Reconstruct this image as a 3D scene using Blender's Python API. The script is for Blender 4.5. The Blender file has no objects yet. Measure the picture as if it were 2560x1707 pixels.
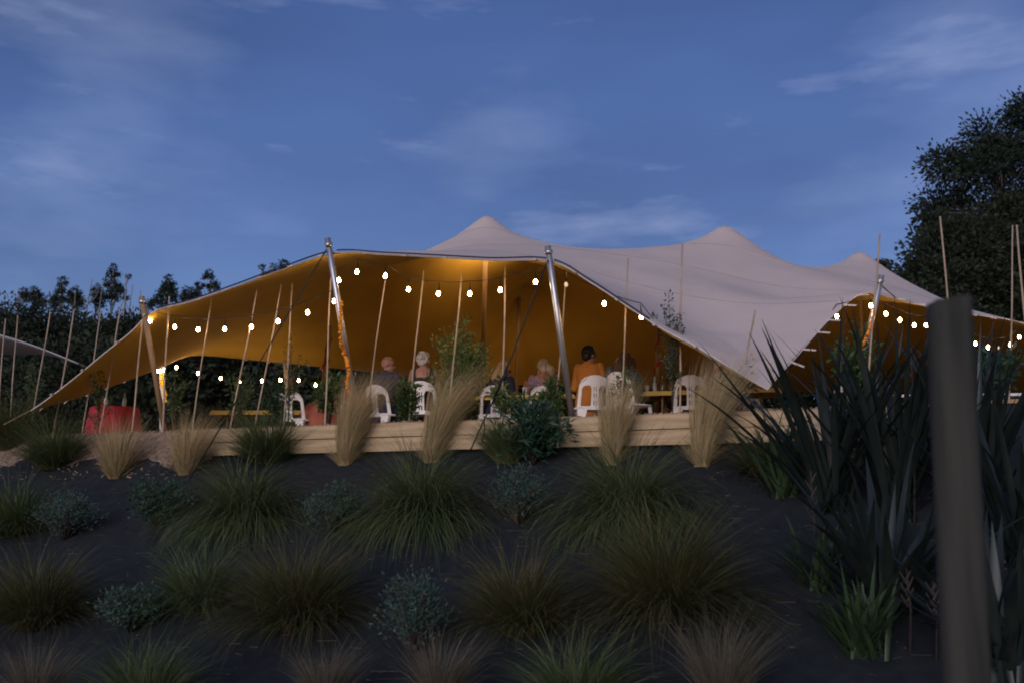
import bpy, bmesh, math, random
import numpy as np
from mathutils import Vector, Matrix, noise

sc = bpy.context.scene
R = math.radians
random.seed(7)
rng = np.random.default_rng(7)

# ------------------------------------------------------------------ camera, sky, sun, exposure
CAMZ, PITCH, LENS = -1.25, R(10.0), 35.0
cam_d = bpy.data.cameras.new('camera')
cam = bpy.data.objects.new('camera', cam_d)
sc.collection.objects.link(cam)
cam.location = (0, 0, CAMZ)
cam.rotation_euler = (R(90) + PITCH, 0, 0)
cam_d.lens = LENS
cam_d.sensor_width = 36
cam_d.clip_start = 0.05
cam_d.clip_end = 20000
cam_d.dof.use_dof = True
cam_d.dof.focus_distance = 14.2
cam_d.dof.aperture_fstop = 1.6
sc.camera = cam

SUN_EL, SUN_AZ = R(4.0), R(200)         # low in the west, behind the camera
w = bpy.data.worlds.new('World')
sc.world = w
w.use_nodes = True
nt = w.node_tree
for n in list(nt.nodes):
    nt.nodes.remove(n)
N = nt.nodes.new
out = N('ShaderNodeOutputWorld'); bg = N('ShaderNodeBackground')
sky = N('ShaderNodeTexSky'); sky.sky_type = 'NISHITA'; sky.sun_disc = False
sky.sun_elevation = SUN_EL; sky.sun_rotation = SUN_AZ
sky.air_density = 1.0; sky.dust_density = 0.6; sky.ozone_density = 3.0
tint = N('ShaderNodeMix'); tint.data_type = 'RGBA'; tint.blend_type = 'MULTIPLY'
tint.inputs[0].default_value = 1.0
tint.inputs[7].default_value = (1.17, 0.92, 1.26, 1)
tc = N('ShaderNodeTexCoord')
mp = N('ShaderNodeMapping'); mp.inputs['Scale'].default_value = (1.0, 1.0, 3.2); mp.inputs['Location'].default_value = (1.7, 7.4, .35)
nz = N('ShaderNodeTexNoise'); nz.inputs['Scale'].default_value = 3.2; nz.inputs['Detail'].default_value = 7; nz.inputs['Roughness'].default_value = 0.52
rp = N('ShaderNodeValToRGB')
rp.color_ramp.elements[0].position = 0.50; rp.color_ramp.elements[1].position = 0.78
rp.color_ramp.elements[1].color = (0.45, 0.45, 0.45, 1)
nz2 = N('ShaderNodeTexNoise'); nz2.inputs['Scale'].default_value = 1.1; nz2.inputs['Detail'].default_value = 4
rp2 = N('ShaderNodeValToRGB')
rp2.color_ramp.elements[0].position = 0.35; rp2.color_ramp.elements[1].position = 0.70
rp2.color_ramp.elements[0].color = (0.62, 0.60, 0.60, 1)
veil = N('ShaderNodeMix'); veil.data_type = 'RGBA'; veil.blend_type = 'MULTIPLY'; veil.inputs[0].default_value = 1.0
cl = N('ShaderNodeMix'); cl.data_type = 'RGBA'
cl.inputs[7].default_value = (1.5, 1.9, 3.2, 1)
L = nt.links.new
L(tc.outputs['Generated'], mp.inputs['Vector']); L(mp.outputs[0], nz.inputs['Vector']); L(mp.outputs[0], nz2.inputs['Vector'])
L(nz.outputs['Fac'], rp.inputs[0]); L(nz2.outputs['Fac'], rp2.inputs[0])
L(sky.outputs[0], tint.inputs[6]); L(tint.outputs[2], veil.inputs[6]); L(rp2.outputs[0], veil.inputs[7])
L(veil.outputs[2], cl.inputs[6]); L(rp.outputs[0], cl.inputs[0])
mp3 = N('ShaderNodeMapping'); mp3.inputs['Scale'].default_value = (1.5, 1.5, 6.5); mp3.inputs['Location'].default_value = (2.9, 8.8, 2.6)
nz3 = N('ShaderNodeTexNoise'); nz3.inputs['Scale'].default_value = 3.0; nz3.inputs['Detail'].default_value = 8; nz3.inputs['Roughness'].default_value = .58
rp3 = N('ShaderNodeValToRGB'); rp3.color_ramp.elements[0].position = .56; rp3.color_ramp.elements[1].position = .80; rp3.color_ramp.elements[1].color = (.48, .48, .48, 1)
cl3 = N('ShaderNodeMix'); cl3.data_type = 'RGBA'; cl3.inputs[7].default_value = (2.0, 2.35, 3.7, 1)
L(tc.outputs['Generated'], mp3.inputs[0]); L(mp3.outputs[0], nz3.inputs['Vector']); L(nz3.outputs['Fac'], rp3.inputs[0]); L(rp3.outputs[0], cl3.inputs[0]); L(cl.outputs[2], cl3.inputs[6])
L(cl3.outputs[2], bg.inputs[0]); bg.inputs[1].default_value = 0.120
L(bg.outputs[0], out.inputs[0])

sun_d = bpy.data.lights.new('sun', 'SUN')
sun_d.energy = 1.0; sun_d.angle = R(40); sun_d.color = (1.0, 0.93, 0.95)
sun = bpy.data.objects.new('sun', sun_d); sc.collection.objects.link(sun)
sd = Vector((math.sin(SUN_AZ) * math.cos(R(20)), math.cos(SUN_AZ) * math.cos(R(20)), math.sin(R(20))))
sun.rotation_euler = sd.to_track_quat('Z', 'Y').to_euler()

sc.view_settings.view_transform = 'Standard'
sc.view_settings.look = 'None'
sc.view_settings.gamma = 1.0
sc.view_settings.exposure = 0.70
sc.render.engine = 'CYCLES'
sc.cycles.use_denoising = True
try:
    sc.cycles.denoiser = 'OPENIMAGEDENOISE'
except Exception:
    pass
sc.cycles.filter_width = 1.9
sc.cycles.max_bounces = 6
sc.cycles.diffuse_bounces = 3
sc.cycles.sample_clamp_indirect = 6.0
sc.cycles.caustics_reflective = False
sc.cycles.caustics_refractive = False

# ------------------------------------------------------------------ helpers
COL = sc.collection
FPX = LENS / 36 * 2560
K1 = 2560 / 2352.0
def ray(px, py):
    X = (px * K1 - 1280) / FPX; Z = (853.5 - py * K1) / FPX
    c, s = math.cos(PITCH), math.sin(PITCH)
    return Vector((X, c - s * Z, s + c * Z))
def V(px, py, Y):
    d = ray(px, py)
    return Vector((d.x / d.y * Y, Y, CAMZ + d.z / d.y * Y))
def Vz(px, py, z):
    d = ray(px, py)
    t = (z - CAMZ) / d.z
    return Vector((0, 0, CAMZ)) + d * t
EX = [-60, -30, -14, -7.3, -1.8, .8, 3, 5.6, 12, 40]
EY = [34, 25, 18.6, 15.8, 13.7, 12.9, 12.06, 11.1, 9.5, 4]
def edgeY(x):
    return float(np.interp(x, EX, EY))
WALL_L, WALL_R = -4.75, 4.6
def ground(x, y):
    s = (y - edgeY(x)) * 0.93
    if s >= 0:
        m = 0.05 * math.exp(-((s - .5) / .45) ** 2)
        return m + 0.012 * noise.noise((x * 3, y * 3, 0))
    k = min(1, max(0, (x - WALL_L + .16) / .16))
    drop = 0.40 * (k + (1 - k) * min(1, -s / .9))
    z = -drop - 0.47 * (-s)
    zf = -2.85
    z = zf + math.log(1 + math.exp((z - zf) * 5)) / 5
    b = 0.035 * noise.noise((x * 1.3, y * 1.3, 3)) + 0.02 * noise.noise((x * 4 + y, y * 2.2, 9))
    return z + b * min(1, -s * 2)
def hit(px, py):
    d = ray(px, py); t = 1.5
    o = Vector((0, 0, CAMZ))
    while t < 40:
        p = o + d * t
        if p.z <= ground(p.x, p.y):
            return Vector((p.x, p.y, ground(p.x, p.y)))
        t += 0.03
    return o + d * 15
def on_bed(px, py, off):
    d = ray(px, py); lo, hi = 5.0, 40.0
    f = lambda Y: Y - edgeY(d.x / d.y * Y) - off
    for _ in range(50):
        m = (lo + hi) / 2
        if f(m) > 0: hi = m
        else: lo = m
    return lo

class MB:
    def __init__(s):
        s.v = []; s.f = []; s.t = []
    def add(s, vs, fs, tint=0.0):
        o = len(s.v)
        s.v.extend([tuple(p) for p in vs]); s.f.extend([tuple(i + o for i in f) for f in fs])
        s.t.extend([tint] * len(vs))
        return s
    def box(s, c, size, rot=None, tint=0.0):
        M = rot or Matrix.Identity(3); c = Vector(c)
        P = [c + M @ Vector((x * size[0] / 2, y * size[1] / 2, z * size[2] / 2)) for x in (-1, 1) for y in (-1, 1) for z in (-1, 1)]
        return s.add(P, [(0, 1, 3, 2), (4, 6, 7, 5), (0, 4, 5, 1), (2, 3, 7, 6), (0, 2, 6, 4), (1, 5, 7, 3)], tint)
    def tube(s, pts, rad, n=8, tint=0.0, flat=1.0, cap=True):
        pts = [Vector(p) for p in pts]
        if not hasattr(rad, '__len__'): rad = [rad] * len(pts)
        up = Vector((0, 0, 1)); vs = []; fs = []
        m = len(pts); prev = None
        for i, p in enumerate(pts):
            t = (pts[min(i + 1, m - 1)] - pts[max(i - 1, 0)])
            t = t.normalized() if t.length > 1e-9 else Vector((0, 0, 1))
            if prev is None:
                a = t.cross(up if abs(t.z) < .95 else Vector((0, 1, 0))).normalized()
            else:
                a = (prev - t * prev.dot(t)).normalized()
            prev = a; b = t.cross(a)
            for k in range(n):
                an = 2 * math.pi * k / n
                vs.append(p + (a * math.cos(an) + b * math.sin(an) * flat) * rad[i])
        for i in range(m - 1):
            for k in range(n):
                fs.append((i * n + k, i * n + (k + 1) % n, (i + 1) * n + (k + 1) % n, (i + 1) * n + k))
        if cap:
            fs.append(tuple(range(n - 1, -1, -1))); fs.append(tuple((m - 1) * n + k for k in range(n)))
        return s.add(vs, fs, tint)
    def loft(s, rings, n=16, tint=0.0):
        # rings: (centre, rx, ry) in horizontal planes, or (centre, rx, ry, tilt about x)
        vs = []; fs = []
        for r in rings:
            c = Vector(r[0]); M = Matrix.Rotation(r[3], 3, 'X') if len(r) > 3 else Matrix.Identity(3)
            for k in range(n):
                a = 2 * math.pi * k / n
                vs.append(c + M @ Vector((r[1] * math.cos(a), r[2] * math.sin(a), 0)))
        m = len(rings)
        for i in range(m - 1):
            for k in range(n):
                fs.append((i * n + k, i * n + (k + 1) % n, (i + 1) * n + (k + 1) % n, (i + 1) * n + k))
        fs.append(tuple(range(n - 1, -1, -1))); fs.append(tuple((m - 1) * n + k for k in range(n)))
        return s.add(vs, fs, tint)
    def ell(s, c, r, rot=None, nu=14, nv=9, tint=0.0):
        c = Vector(c); M = rot or Matrix.Identity(3)
        vs = []; fs = []
        for j in range(1, nv):
            th = math.pi * j / nv
            for i in range(nu):
                a = 2 * math.pi * i / nu
                vs.append(c + M @ Vector((r[0] * math.sin(th) * math.cos(a), r[1] * math.sin(th) * math.sin(a), r[2] * math.cos(th))))
        for j in range(nv - 2):
            for i in range(nu):
                fs.append((j * nu + i, (j + 1) * nu + i, (j + 1) * nu + (i + 1) % nu, j * nu + (i + 1) % nu))
        t = len(vs); vs.append(c + M @ Vector((0, 0, r[2]))); vs.append(c + M @ Vector((0, 0, -r[2])))
        for i in range(nu):
            fs.append((t, i, (i + 1) % nu)); k = (nv - 2) * nu
            fs.append((t + 1, k + (i + 1) % nu, k + i))
        return s.add(vs, fs, tint)
    def caps(s, a, b, ra, rb, n=10, tint=0.0):
        a = Vector(a); b = Vector(b); d = (b - a)
        l = d.length; d = d.normalized()
        P = []; Rr = []
        for k in range(4):
            an = math.pi / 2 * (k / 4); P.append(a - d * ra * math.cos(an)); Rr.append(max(ra * math.sin(an), .0005))
        P.append(a); Rr.append(ra); P.append(b); Rr.append(rb)
        for k in range(3, -1, -1):
            an = math.pi / 2 * (k / 4); P.append(b + d * rb * math.cos(an)); Rr.append(max(rb * math.sin(an), .0005))
        return s.tube(P, Rr, n, tint)

def mesh_from(name, v, f, tint=None, smooth=True):
    me = bpy.data.meshes.new(name)
    if isinstance(f, np.ndarray):
        nv, nf, k = len(v), len(f), f.shape[1]
        me.vertices.add(nv); me.vertices.foreach_set('co', np.asarray(v, dtype=np.float32).ravel())
        me.loops.add(nf * k); me.loops.foreach_set('vertex_index', f.astype(np.int32).ravel())
        me.polygons.add(nf); me.polygons.foreach_set('loop_start', np.arange(0, nf * k, k, dtype=np.int32))
        me.update(calc_edges=True)
    else:
        me.from_pydata(v, [], f)
        me.update()
    if tint is not None and len(tint) == len(me.vertices):
        at = me.attributes.new('tint', 'FLOAT', 'POINT'); at.data.foreach_set('value', np.asarray(tint, dtype=np.float32))
    me.polygons.foreach_set('use_smooth', np.full(len(me.polygons), smooth, dtype=bool))
    return me

def place(o, parent=None, loc=None):
    COL.objects.link(o)
    if parent is not None:
        o.parent = parent
    return o

def mk(name, mb, material, parent=None, smooth=True, loc=None):
    """one mesh object. parent given: geometry in the parent's frame. otherwise world geometry, origin moved to loc"""
    if isinstance(mb, MB):
        v, f, t = mb.v, mb.f, mb.t
    else:
        v, f, t = mb
    if loc is not None:
        lv = Vector(loc)
        v = (np.asarray(v) - np.array(lv)) if isinstance(v, np.ndarray) else [(p[0] - lv.x, p[1] - lv.y, p[2] - lv.z) for p in v]
    me = mesh_from(name, v, f, t, smooth)
    me.materials.append(material)
    o = bpy.data.objects.new(name, me)
    if loc is not None: o.location = loc
    return place(o, parent)

def tag(o, label, cat, group=None):
    o['label'] = label; o['category'] = cat
    if group: o['group'] = group
    return o
def thing(name, label, cat, loc=(0, 0, 0), rz=0.0, group=None):
    o = bpy.data.objects.new(name, None); COL.objects.link(o)
    o.empty_display_size = .1
    o.location = loc; o.rotation_euler = (0, 0, rz)
    return tag(o, label, cat, group)
def kind(o, k):
    o['kind'] = k
    return o
def dup(o, parent=None):
    c = o.copy(); COL.objects.link(c); c.parent = parent
    for ch in [x for x in list(o.children)]:
        dup(ch, c)
    return c

MATS = {}
def mat(name, c1, c2=None, rough=.75, scale=6.0, attr=False, metal=0.0, bump=0.0, stretch=(1, 1, 1), spec=.35, detail=5, emit=None, estr=0, sheen=0, trans=0.0):
    m = bpy.data.materials.new(name); m.use_nodes = True
    nt = m.node_tree; b = nt.nodes['Principled BSDF']
    b.inputs['Roughness'].default_value = rough; b.inputs['Metallic'].default_value = metal
    b.inputs['Specular IOR Level'].default_value = spec
    c2 = c2 or tuple(x * .75 for x in c1)
    mix = nt.nodes.new('ShaderNodeMix'); mix.data_type = 'RGBA'
    mix.inputs[6].default_value = (*c1, 1); mix.inputs[7].default_value = (*c2, 1)
    tc = nt.nodes.new('ShaderNodeTexCoord'); mp = nt.nodes.new('ShaderNodeMapping'); mp.inputs['Scale'].default_value = stretch
    nz = nt.nodes.new('ShaderNodeTexNoise'); nz.inputs['Scale'].default_value = scale; nz.inputs['Detail'].default_value = detail
    nt.links.new(tc.outputs['Object'], mp.inputs[0]); nt.links.new(mp.outputs[0], nz.inputs['Vector'])
    if attr:
        a = nt.nodes.new('ShaderNodeAttribute'); a.attribute_name = 'tint'
        nt.links.new(a.outputs['Fac'], mix.inputs[0])
    else:
        r = nt.nodes.new('ShaderNodeValToRGB'); r.color_ramp.elements[0].position = .35; r.color_ramp.elements[1].position = .65
        nt.links.new(nz.outputs['Fac'], r.inputs[0]); nt.links.new(r.outputs[0], mix.inputs[0])
    nt.links.new(mix.outputs[2], b.inputs['Base Color'])
    if bump:
        bp = nt.nodes.new('ShaderNodeBump'); bp.inputs['Strength'].default_value = bump; bp.inputs['Distance'].default_value = .02
        nt.links.new(nz.outputs['Fac'], bp.inputs['Height']); nt.links.new(bp.outputs[0], b.inputs['Normal'])
    if emit:
        b.inputs['Emission Color'].default_value = (*emit, 1); b.inputs['Emission Strength'].default_value = estr
    if trans:
        # thin leaves / cloth: part of the light passes through
        tr = nt.nodes.new('ShaderNodeBsdfTranslucent'); ms = nt.nodes.new('ShaderNodeMixShader'); ms.inputs[0].default_value = trans
        o = nt.nodes['Material Output']
        nt.links.new(mix.outputs[2], tr.inputs[0]); nt.links.new(b.outputs[0], ms.inputs[1]); nt.links.new(tr.outputs[0], ms.inputs[2])
        nt.links.new(ms.outputs[0], o.inputs[0])
    MATS[name] = m
    return m

M_canopy = mat('stone_canopy_cloth', (.60, .50, .455), (.545, .46, .425), .85, 1.3, bump=.02, sheen=.2)
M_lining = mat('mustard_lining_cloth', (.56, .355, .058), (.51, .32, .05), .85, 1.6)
M_seam = mat('seam_tape', (.36, .31, .30), None, .8)
M_tab = mat('pale_webbing', (.72, .66, .60), (.6, .54, .5), .7, 30)
M_rope = mat('navy_rope', (.025, .03, .07), (.015, .018, .04), .7, 60)
M_rope_black = mat('black_rope', (.015, .015, .018), None, .7, 60)
M_steel = mat('galvanised_pole', (.58, .58, .58), (.42, .43, .45), .38, 12, metal=.8, stretch=(1, 1, .2))
M_polewood = mat('timber_pole', (.30, .20, .11), (.20, .13, .07), .7, 8, stretch=(1, 1, .15))
M_polewhite = mat('painted_pole', (.70, .66, .60), (.6, .55, .5), .6, 8)
M_ribbon = mat('red_ribbon', (.45, .03, .03), (.35, .02, .02), .6, 20)
M_bamboo = mat('bamboo', (.46, .36, .26), (.30, .23, .16), .6, 9, stretch=(1, 1, .25))
M_pine = mat('treated_pine', (.50, .385, .235), (.36, .26, .145), .75, 5, stretch=(.25, 3, 5), bump=.25, detail=8)
M_mat = mat('weed_mat', (.012, .017, .022), (.007, .010, .014), .85, 7, bump=.3)
M_mulch = mat('wood_chip', (.27, .20, .145), (.13, .095, .068), .9, 14, bump=.4)
M_chip = mat('wood_chips_loose', (.40, .31, .24), (.16, .12, .085), .9, attr=True)
M_litter = mat('dead_stalks', (.17, .14, .105), (.05, .042, .034), .9, attr=True)
M_soil = mat('ground_grass', (.05, .06, .025), (.03, .035, .018), .9, 3)
M_chair = mat('white_plastic', (.80, .80, .80), (.74, .74, .74), .42, 4, spec=.5)
M_feather = mat('feather_grass_blades', (.66, .48, .28), (.15, .18, .055), .8, attr=True, trans=.25)
M_feather2 = mat('dull_feather_grass_blades', (.20, .165, .125), (.07, .078, .038), .8, attr=True, trans=.25)
M_tussock = mat('tussock_blades', (.046, .090, .024), (.15, .165, .075), .7, attr=True, trans=.2)
M_tussock2 = mat('olive_tussock_blades', (.055, .074, .020), (.135, .112, .048), .7, attr=True, trans=.2)
M_silver = mat('silver_green_leaf', (.060, .115, .092), (.030, .064, .050), .75, attr=True, trans=.15)
M_leaf = mat('green_leaf', (.075, .13, .035), (.035, .075, .02), .55, attr=True, trans=.25)
M_leafd = mat('dark_green_leaf', (.030, .085, .045), (.015, .045, .03), .5, attr=True, trans=.2)
M_leafy = mat('yellow_green_leaf', (.16, .20, .06), (.06, .11, .03), .55, attr=True, trans=.3)
M_tree = mat('tree_leaf', (.022, .036, .017), (.010, .019, .010), .7, attr=True, trans=.1)
M_tree2 = mat('bush_leaf', (.028, .040, .018), (.013, .020, .010), .7, attr=True, trans=.1)
M_bark = mat('bark', (.10, .075, .055), (.05, .04, .03), .9, 12, stretch=(1, 1, .2), bump=.3)
M_palebark = mat('pale_bark', (.28, .25, .22), (.18, .16, .14), .9, 12, stretch=(1, 1, .2))
M_flax = mat('flax_leaf_dark', (.020, .030, .026), (.010, .016, .014), .38, 5, stretch=(1, 1, .3), spec=.5)
M_flaxg = mat('flax_leaf_green', (.04, .072, .028), (.022, .042, .018), .4, 5, stretch=(1, 1, .3), spec=.5)
M_stalk = mat('flower_stalk', (.045, .036, .034), (.028, .022, .022), .8, 15)
M_post = mat('weathered_post', (.048, .048, .040), (.018, .021, .018), .9, 5, stretch=(3, 3, .18), bump=.6, detail=9)
M_yellow = mat('yellow_tablecloth', (.66, .50, .14), (.58, .42, .11), .8, 5)
M_red = mat('red_tablecloth', (.52, .03, .06), (.38, .018, .035), .7, 5)
M_wood = mat('table_wood', (.30, .21, .12), None, .7, 6)
M_marigold = mat('marigold', (.85, .33, .02), (.75, .22, .01), .8, 60, bump=.8)
M_marigoldy = mat('yellow_marigold', (.85, .52, .03), (.75, .40, .02), .8, 60, bump=.8)
M_bulb = mat('lit_bulb', (.9, .8, .6), None, .3, emit=(1.0, .64, .32), estr=58.0)
M_bulboff = mat('unlit_bulb', (.75, .70, .60), None, .2, emit=(1.0, .65, .35), estr=.35)
M_fill_lantern = mat('fill_lit_paper', (.8, .7, .5), None, .8, emit=(1.0, .68, .36), estr=36.0)  # glow for the added globes that fill the lining with light
M_cable = mat('black_cable', (.012, .012, .012), None, .6)
M_steelbar = mat('stainless_edge', (.75, .77, .80), (.65, .67, .7), .3, 8, metal=.7)
M_glassy = mat('bottle_glass', (.45, .52, .50), (.35, .42, .42), .12, 5, spec=.8)
M_glassg = mat('green_bottle_glass', (.05, .10, .06), None, .12, 5, spec=.8)
M_teal = mat('teal_cup', (.10, .38, .42), None, .4)
M_redcan = mat('red_can', (.65, .08, .05), None, .4)
M_greycanopy = mat('grey_canopy_cloth', (.42, .43, .47), (.38, .39, .43), .85, 2)

# ------------------------------------------------------------------ terrain
def build_terrain():
    xs = np.concatenate([np.linspace(-60, -12, 25)[:-1], np.linspace(-12, 10, 140), np.linspace(10, 40, 16)[1:]])
    off = np.concatenate([[0, .004, .05, .1], np.linspace(.25, 9, 45), np.linspace(9.6, 26, 14)])
    v = []; nx, no = len(xs), len(off)
    for o in off:
        for x in xs:
            y = edgeY(x) - o
            v.append((x, y, ground(x, y - 1e-6) if o > 0 else 0.0))
    f = [(j * nx + i, j * nx + i + 1, (j + 1) * nx + i + 1, (j + 1) * nx + i) for j in range(no - 1) for i in range(nx - 1)]
    f = [q[::-1] for q in f]
    b = mk('bank', (v, f, None), M_mat); kind(b, 'structure')
    off = [0, .1, .2, .3, .4, .5, .6, .8, 1.0, 1.3, 1.7, 2.5, 4, 8, 14, 22, 40, 80, 200, 500]
    v = []
    for o in off:
        for x in xs:
            y = edgeY(x) + o
            v.append((x * (1 if o < 30 else 1 + o / 40), y, ground(x, y) if o < 30 else 0))
    no = len(off)
    f = [(j * nx + i, j * nx + i + 1, (j + 1) * nx + i + 1, (j + 1) * nx + i) for j in range(no - 1) for i in range(nx - 1)]
    t = mk('terrace', (v, f, None), M_mulch); kind(t, 'structure')
    s = 9000
    g = mk('ground', ([(-s, -s, -3.1), (s, -s, -3.1), (s, s, -3.1), (-s, s, -3.1)], [(0, 1, 2, 3)], None), M_soil); kind(g, 'structure')
build_terrain()

# ------------------------------------------------------------------ timber retaining wall, each board its own piece
def build_wall():
    root = thing('timber_retaining_wall', 'low retaining wall of pale sawn pine boards at the top of the dark bank', 'retaining wall', (0, edgeY(0), -.4))
    def along(x): return Vector((x, edgeY(x) - .075, 0))
    P = [along(x) for x in np.linspace(WALL_L, WALL_R, 60)]
    rows = [(-.075, [WALL_L, -2.2, .15, 2.28, WALL_R]), (-.268, [WALL_L, -3.4, -1.1, 1.35, 3.35, WALL_R])]
    o = Vector(root.location)
    for zc, cuts in rows:
        for a, b in zip(cuts[:-1], cuts[1:]):
            A, B = along(a + .004), along(b - .004)
            # the edge line bends a little: keep boards on chords
            d = (B - A); L_ = d.length; d.normalize()
            rot = Matrix((d, Vector((-d.y, d.x, 0)), Vector((0, 0, 1)))).transposed()
            bm = bmesh.new(); bmesh.ops.create_cube(bm, size=1)
            for vv in bm.verts: vv.co = Vector((vv.co.x * L_, vv.co.y * .05, vv.co.z * .186))
            bmesh.ops.bevel(bm, geom=list(bm.edges), offset=.006, segments=2, affect='EDGES')
            me = bpy.data.meshes.new('board'); bm.to_mesh(me); bm.free(); me.materials.append(M_pine)
            ob = bpy.data.objects.new('board', me); COL.objects.link(ob); ob.parent = root
            c = (A + B) / 2; c.z = zc + random.uniform(-.004, .004)
            c += Vector((-d.y, d.x, 0)) * random.uniform(-.006, .006)
            ob.location = c - o; ob.rotation_euler = rot.to_euler()
    for x in np.arange(WALL_L + .3, WALL_R, 1.15):
        p = along(x) + Vector((0, .075, 0))
        mb = MB().box((p.x - o.x, p.y - o.y, -.32 - o.z), (.1, .08, .5))
        mk('post', mb, M_pine, root, False)
build_wall()

def mulch_slope():
    xs = np.linspace(-11, WALL_L - .02, 60); off = [0, .15, .3, .45, .6, .75, .9]; v = []
    for o in off:
        for x in xs:
            e = .50 + .22 * noise.noise((x * 1.7, 0, 0)) + .10 * noise.noise((x * 6, 3, 0))
            y = edgeY(x) - o * e / .9; v.append((x, y, ground(x, y - 1e-6) + .014 * (1 - o / .9) + .001))
    n = len(xs)
    f = [(j * n + i, (j + 1) * n + i, (j + 1) * n + i + 1, j * n + i + 1) for j in range(len(off) - 1) for i in range(n - 1)]
    kind(mk('mulch_slope', (v, f, None), M_mulch), 'structure')
mulch_slope()
def chips():
    mb = MB()
    for i in range(2600):
        x = random.uniform(-8.5, 5.2); s = abs(random.gauss(0, .45)) + .0
        y = edgeY(x) + .01 + s
        if x < WALL_L and random.random() < .55: y = edgeY(x) - random.random() ** 1.3 * .85
        z = ground(x, y) + .012 + random.random() * .012
        rot = Matrix.Rotation(random.uniform(0, 6.3), 3, 'Z') @ Matrix.Rotation(random.gauss(0, .5), 3, 'X') @ Matrix.Rotation(random.gauss(0, .5), 3, 'Y')
        mb.box((x, y, z), (random.uniform(.02, .075), random.uniform(.008, .022), .006), rot, random.random())
    o = mk('wood_chip_mulch', mb, M_chip, None, False); kind(o, 'stuff')
chips()

# ------------------------------------------------------------------ stretch tent
def crom(P, n):
    P = [np.array(p) for p in P]; P = [2 * P[0] - P[1]] + P + [2 * P[-1] - P[-2]]
    out = []
    for i in range(1, len(P) - 2):
        for t in np.linspace(0, 1, 24, endpoint=False):
            a, b, c, d = P[i - 1], P[i], P[i + 1], P[i + 2]
            out.append(.5 * ((2 * b) + (-a + c) * t + (2 * a - 5 * b + 4 * c - d) * t * t + (-a + 3 * b - 3 * c + d) * t ** 3))
    out.append(P[-2]); out = np.array(out)
    s = np.concatenate([[0], np.cumsum(np.linalg.norm(np.diff(out, axis=0), axis=1))]); s /= s[-1]
    q = np.linspace(0, 1, n)
    return np.stack([np.interp(q, s, out[:, k]) for k in range(3)], 1)

SA = [(1762, 893, 12.1), (1690, 850, 12.2), (1600, 795, 12.35), (1535, 762, 12.45), (1470, 722, 12.55), (1360, 650, 12.7), (1268, 601, 12.85), (1130, 597, 13.05), (1000, 590, 13.25), (880, 584, 13.45), (768, 581, 13.6), (650, 618, 14.1), (540, 658, 14.6), (440, 692, 15.1), (350, 716, 15.5), (300, 762, 15.5), (240, 810, 15.5), (170, 868, 15.5), (105, 918, 15.5), (70, 942, 15.5)]
SB = [(70, 942, 15.5), (200, 904, 17.3), (330, 858, 19.6), (440, 811, 21.3)]
SC = [(440, 811, 21.3), (560, 823, 21.6), (660, 833, 21.9), (850, 852, 22.6), (1000, 868, 23.6), (1200, 882, 25), (1400, 890, 26.3), (1700, 897, 27.5), (2000, 900, 28), (2300, 900, 27.6), (2520, 905, 26)]
SD = [(1762, 893, 12.1), (1797, 852, 12.6), (1832, 815, 13.1), (1872, 768, 13.7), (1922, 716, 14.4), (1985, 672, 15.1), (2060, 687, 15.8), (2140, 706, 16.6), (2250, 724, 17.6), (2350, 742, 18.6), (2440, 790, 21), (2490, 850, 23.5), (2520, 905, 26)]
PEAKS = [((1118, 499, 20.7), 1.7, .95), ((1665, 521, 21.4), 1.5, .95), ((1975, 581, 23.5), 1.3, .85), ((1192, 676, 23.4), .55, .8)]
tv = lambda l: [V(*p) for p in l]
nu, nv_ = 150, 110
cA = crom(tv(SA), nu); cC = crom(tv(SC)[::-1], nu)      # u: from the front ground corner to the left corner ; back side runs right to left
cD = crom(tv(SD), nv_); cB = crom(tv(SB), nv_)
uu = np.linspace(0, 1, nu)[None, :, None]; vv = np.linspace(0, 1, nv_)[:, None, None]
S = (1 - vv) * cA[None] + vv * cC[None] + (1 - uu) * cD[:, None] + uu * cB[:, None] - ((1 - uu) * (1 - vv) * cA[0] + uu * (1 - vv) * cA[-1] + (1 - uu) * vv * cC[0] + uu * vv * cC[-1])
pk = [(np.array(V(*p)), h, l) for p, h, l in PEAKS]
def bumps(xy):
    z = 0
    for p, h, l in pk:
        r = np.hypot(xy[..., 0] - p[0], xy[..., 1] - p[1])
        z = z + h * np.exp(-(np.sqrt(r * r + .22 ** 2) - .22) / l)
    return z
ctrl = list(cA[::5]) + list(cC[::6]) + list(cD[::5]) + list(cB[::8])
for p, h, l in pk: ctrl.append(p)
RIDGE = [(1060, 534, 20.4), (1000, 566, 19.8), (1180, 534, 20.4), (1250, 556, 20.0), (1330, 569, 19.6), (1430, 572, 19.6), (1530, 565, 20.2), (1600, 549, 20.9),
         (1720, 551, 21.0), (1770, 583, 20.8), (1820, 606, 20.8), (1885, 614, 21.4), (1935, 603, 22.6), (2015, 603, 22.9), (2070, 640, 22), (2150, 688, 20.5),
         (1130, 568, 17), (1280, 590, 16.6), (1430, 650, 15.6), (1620, 660, 16.2), (1660, 760, 14.2), (1830, 690, 17), (930, 600, 17.5), (820, 625, 18), (700, 665, 18.5), (580, 715, 18.5), (470, 752, 18.5), (2000, 660, 18)]
ctrl += [np.array(V(*p)) for p in RIDGE]
ctrl = np.array(ctrl)
def kern(r2):
    return np.where(r2 > 1e-12, r2 * np.log(r2 + 1e-12), 0) * .5
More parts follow.
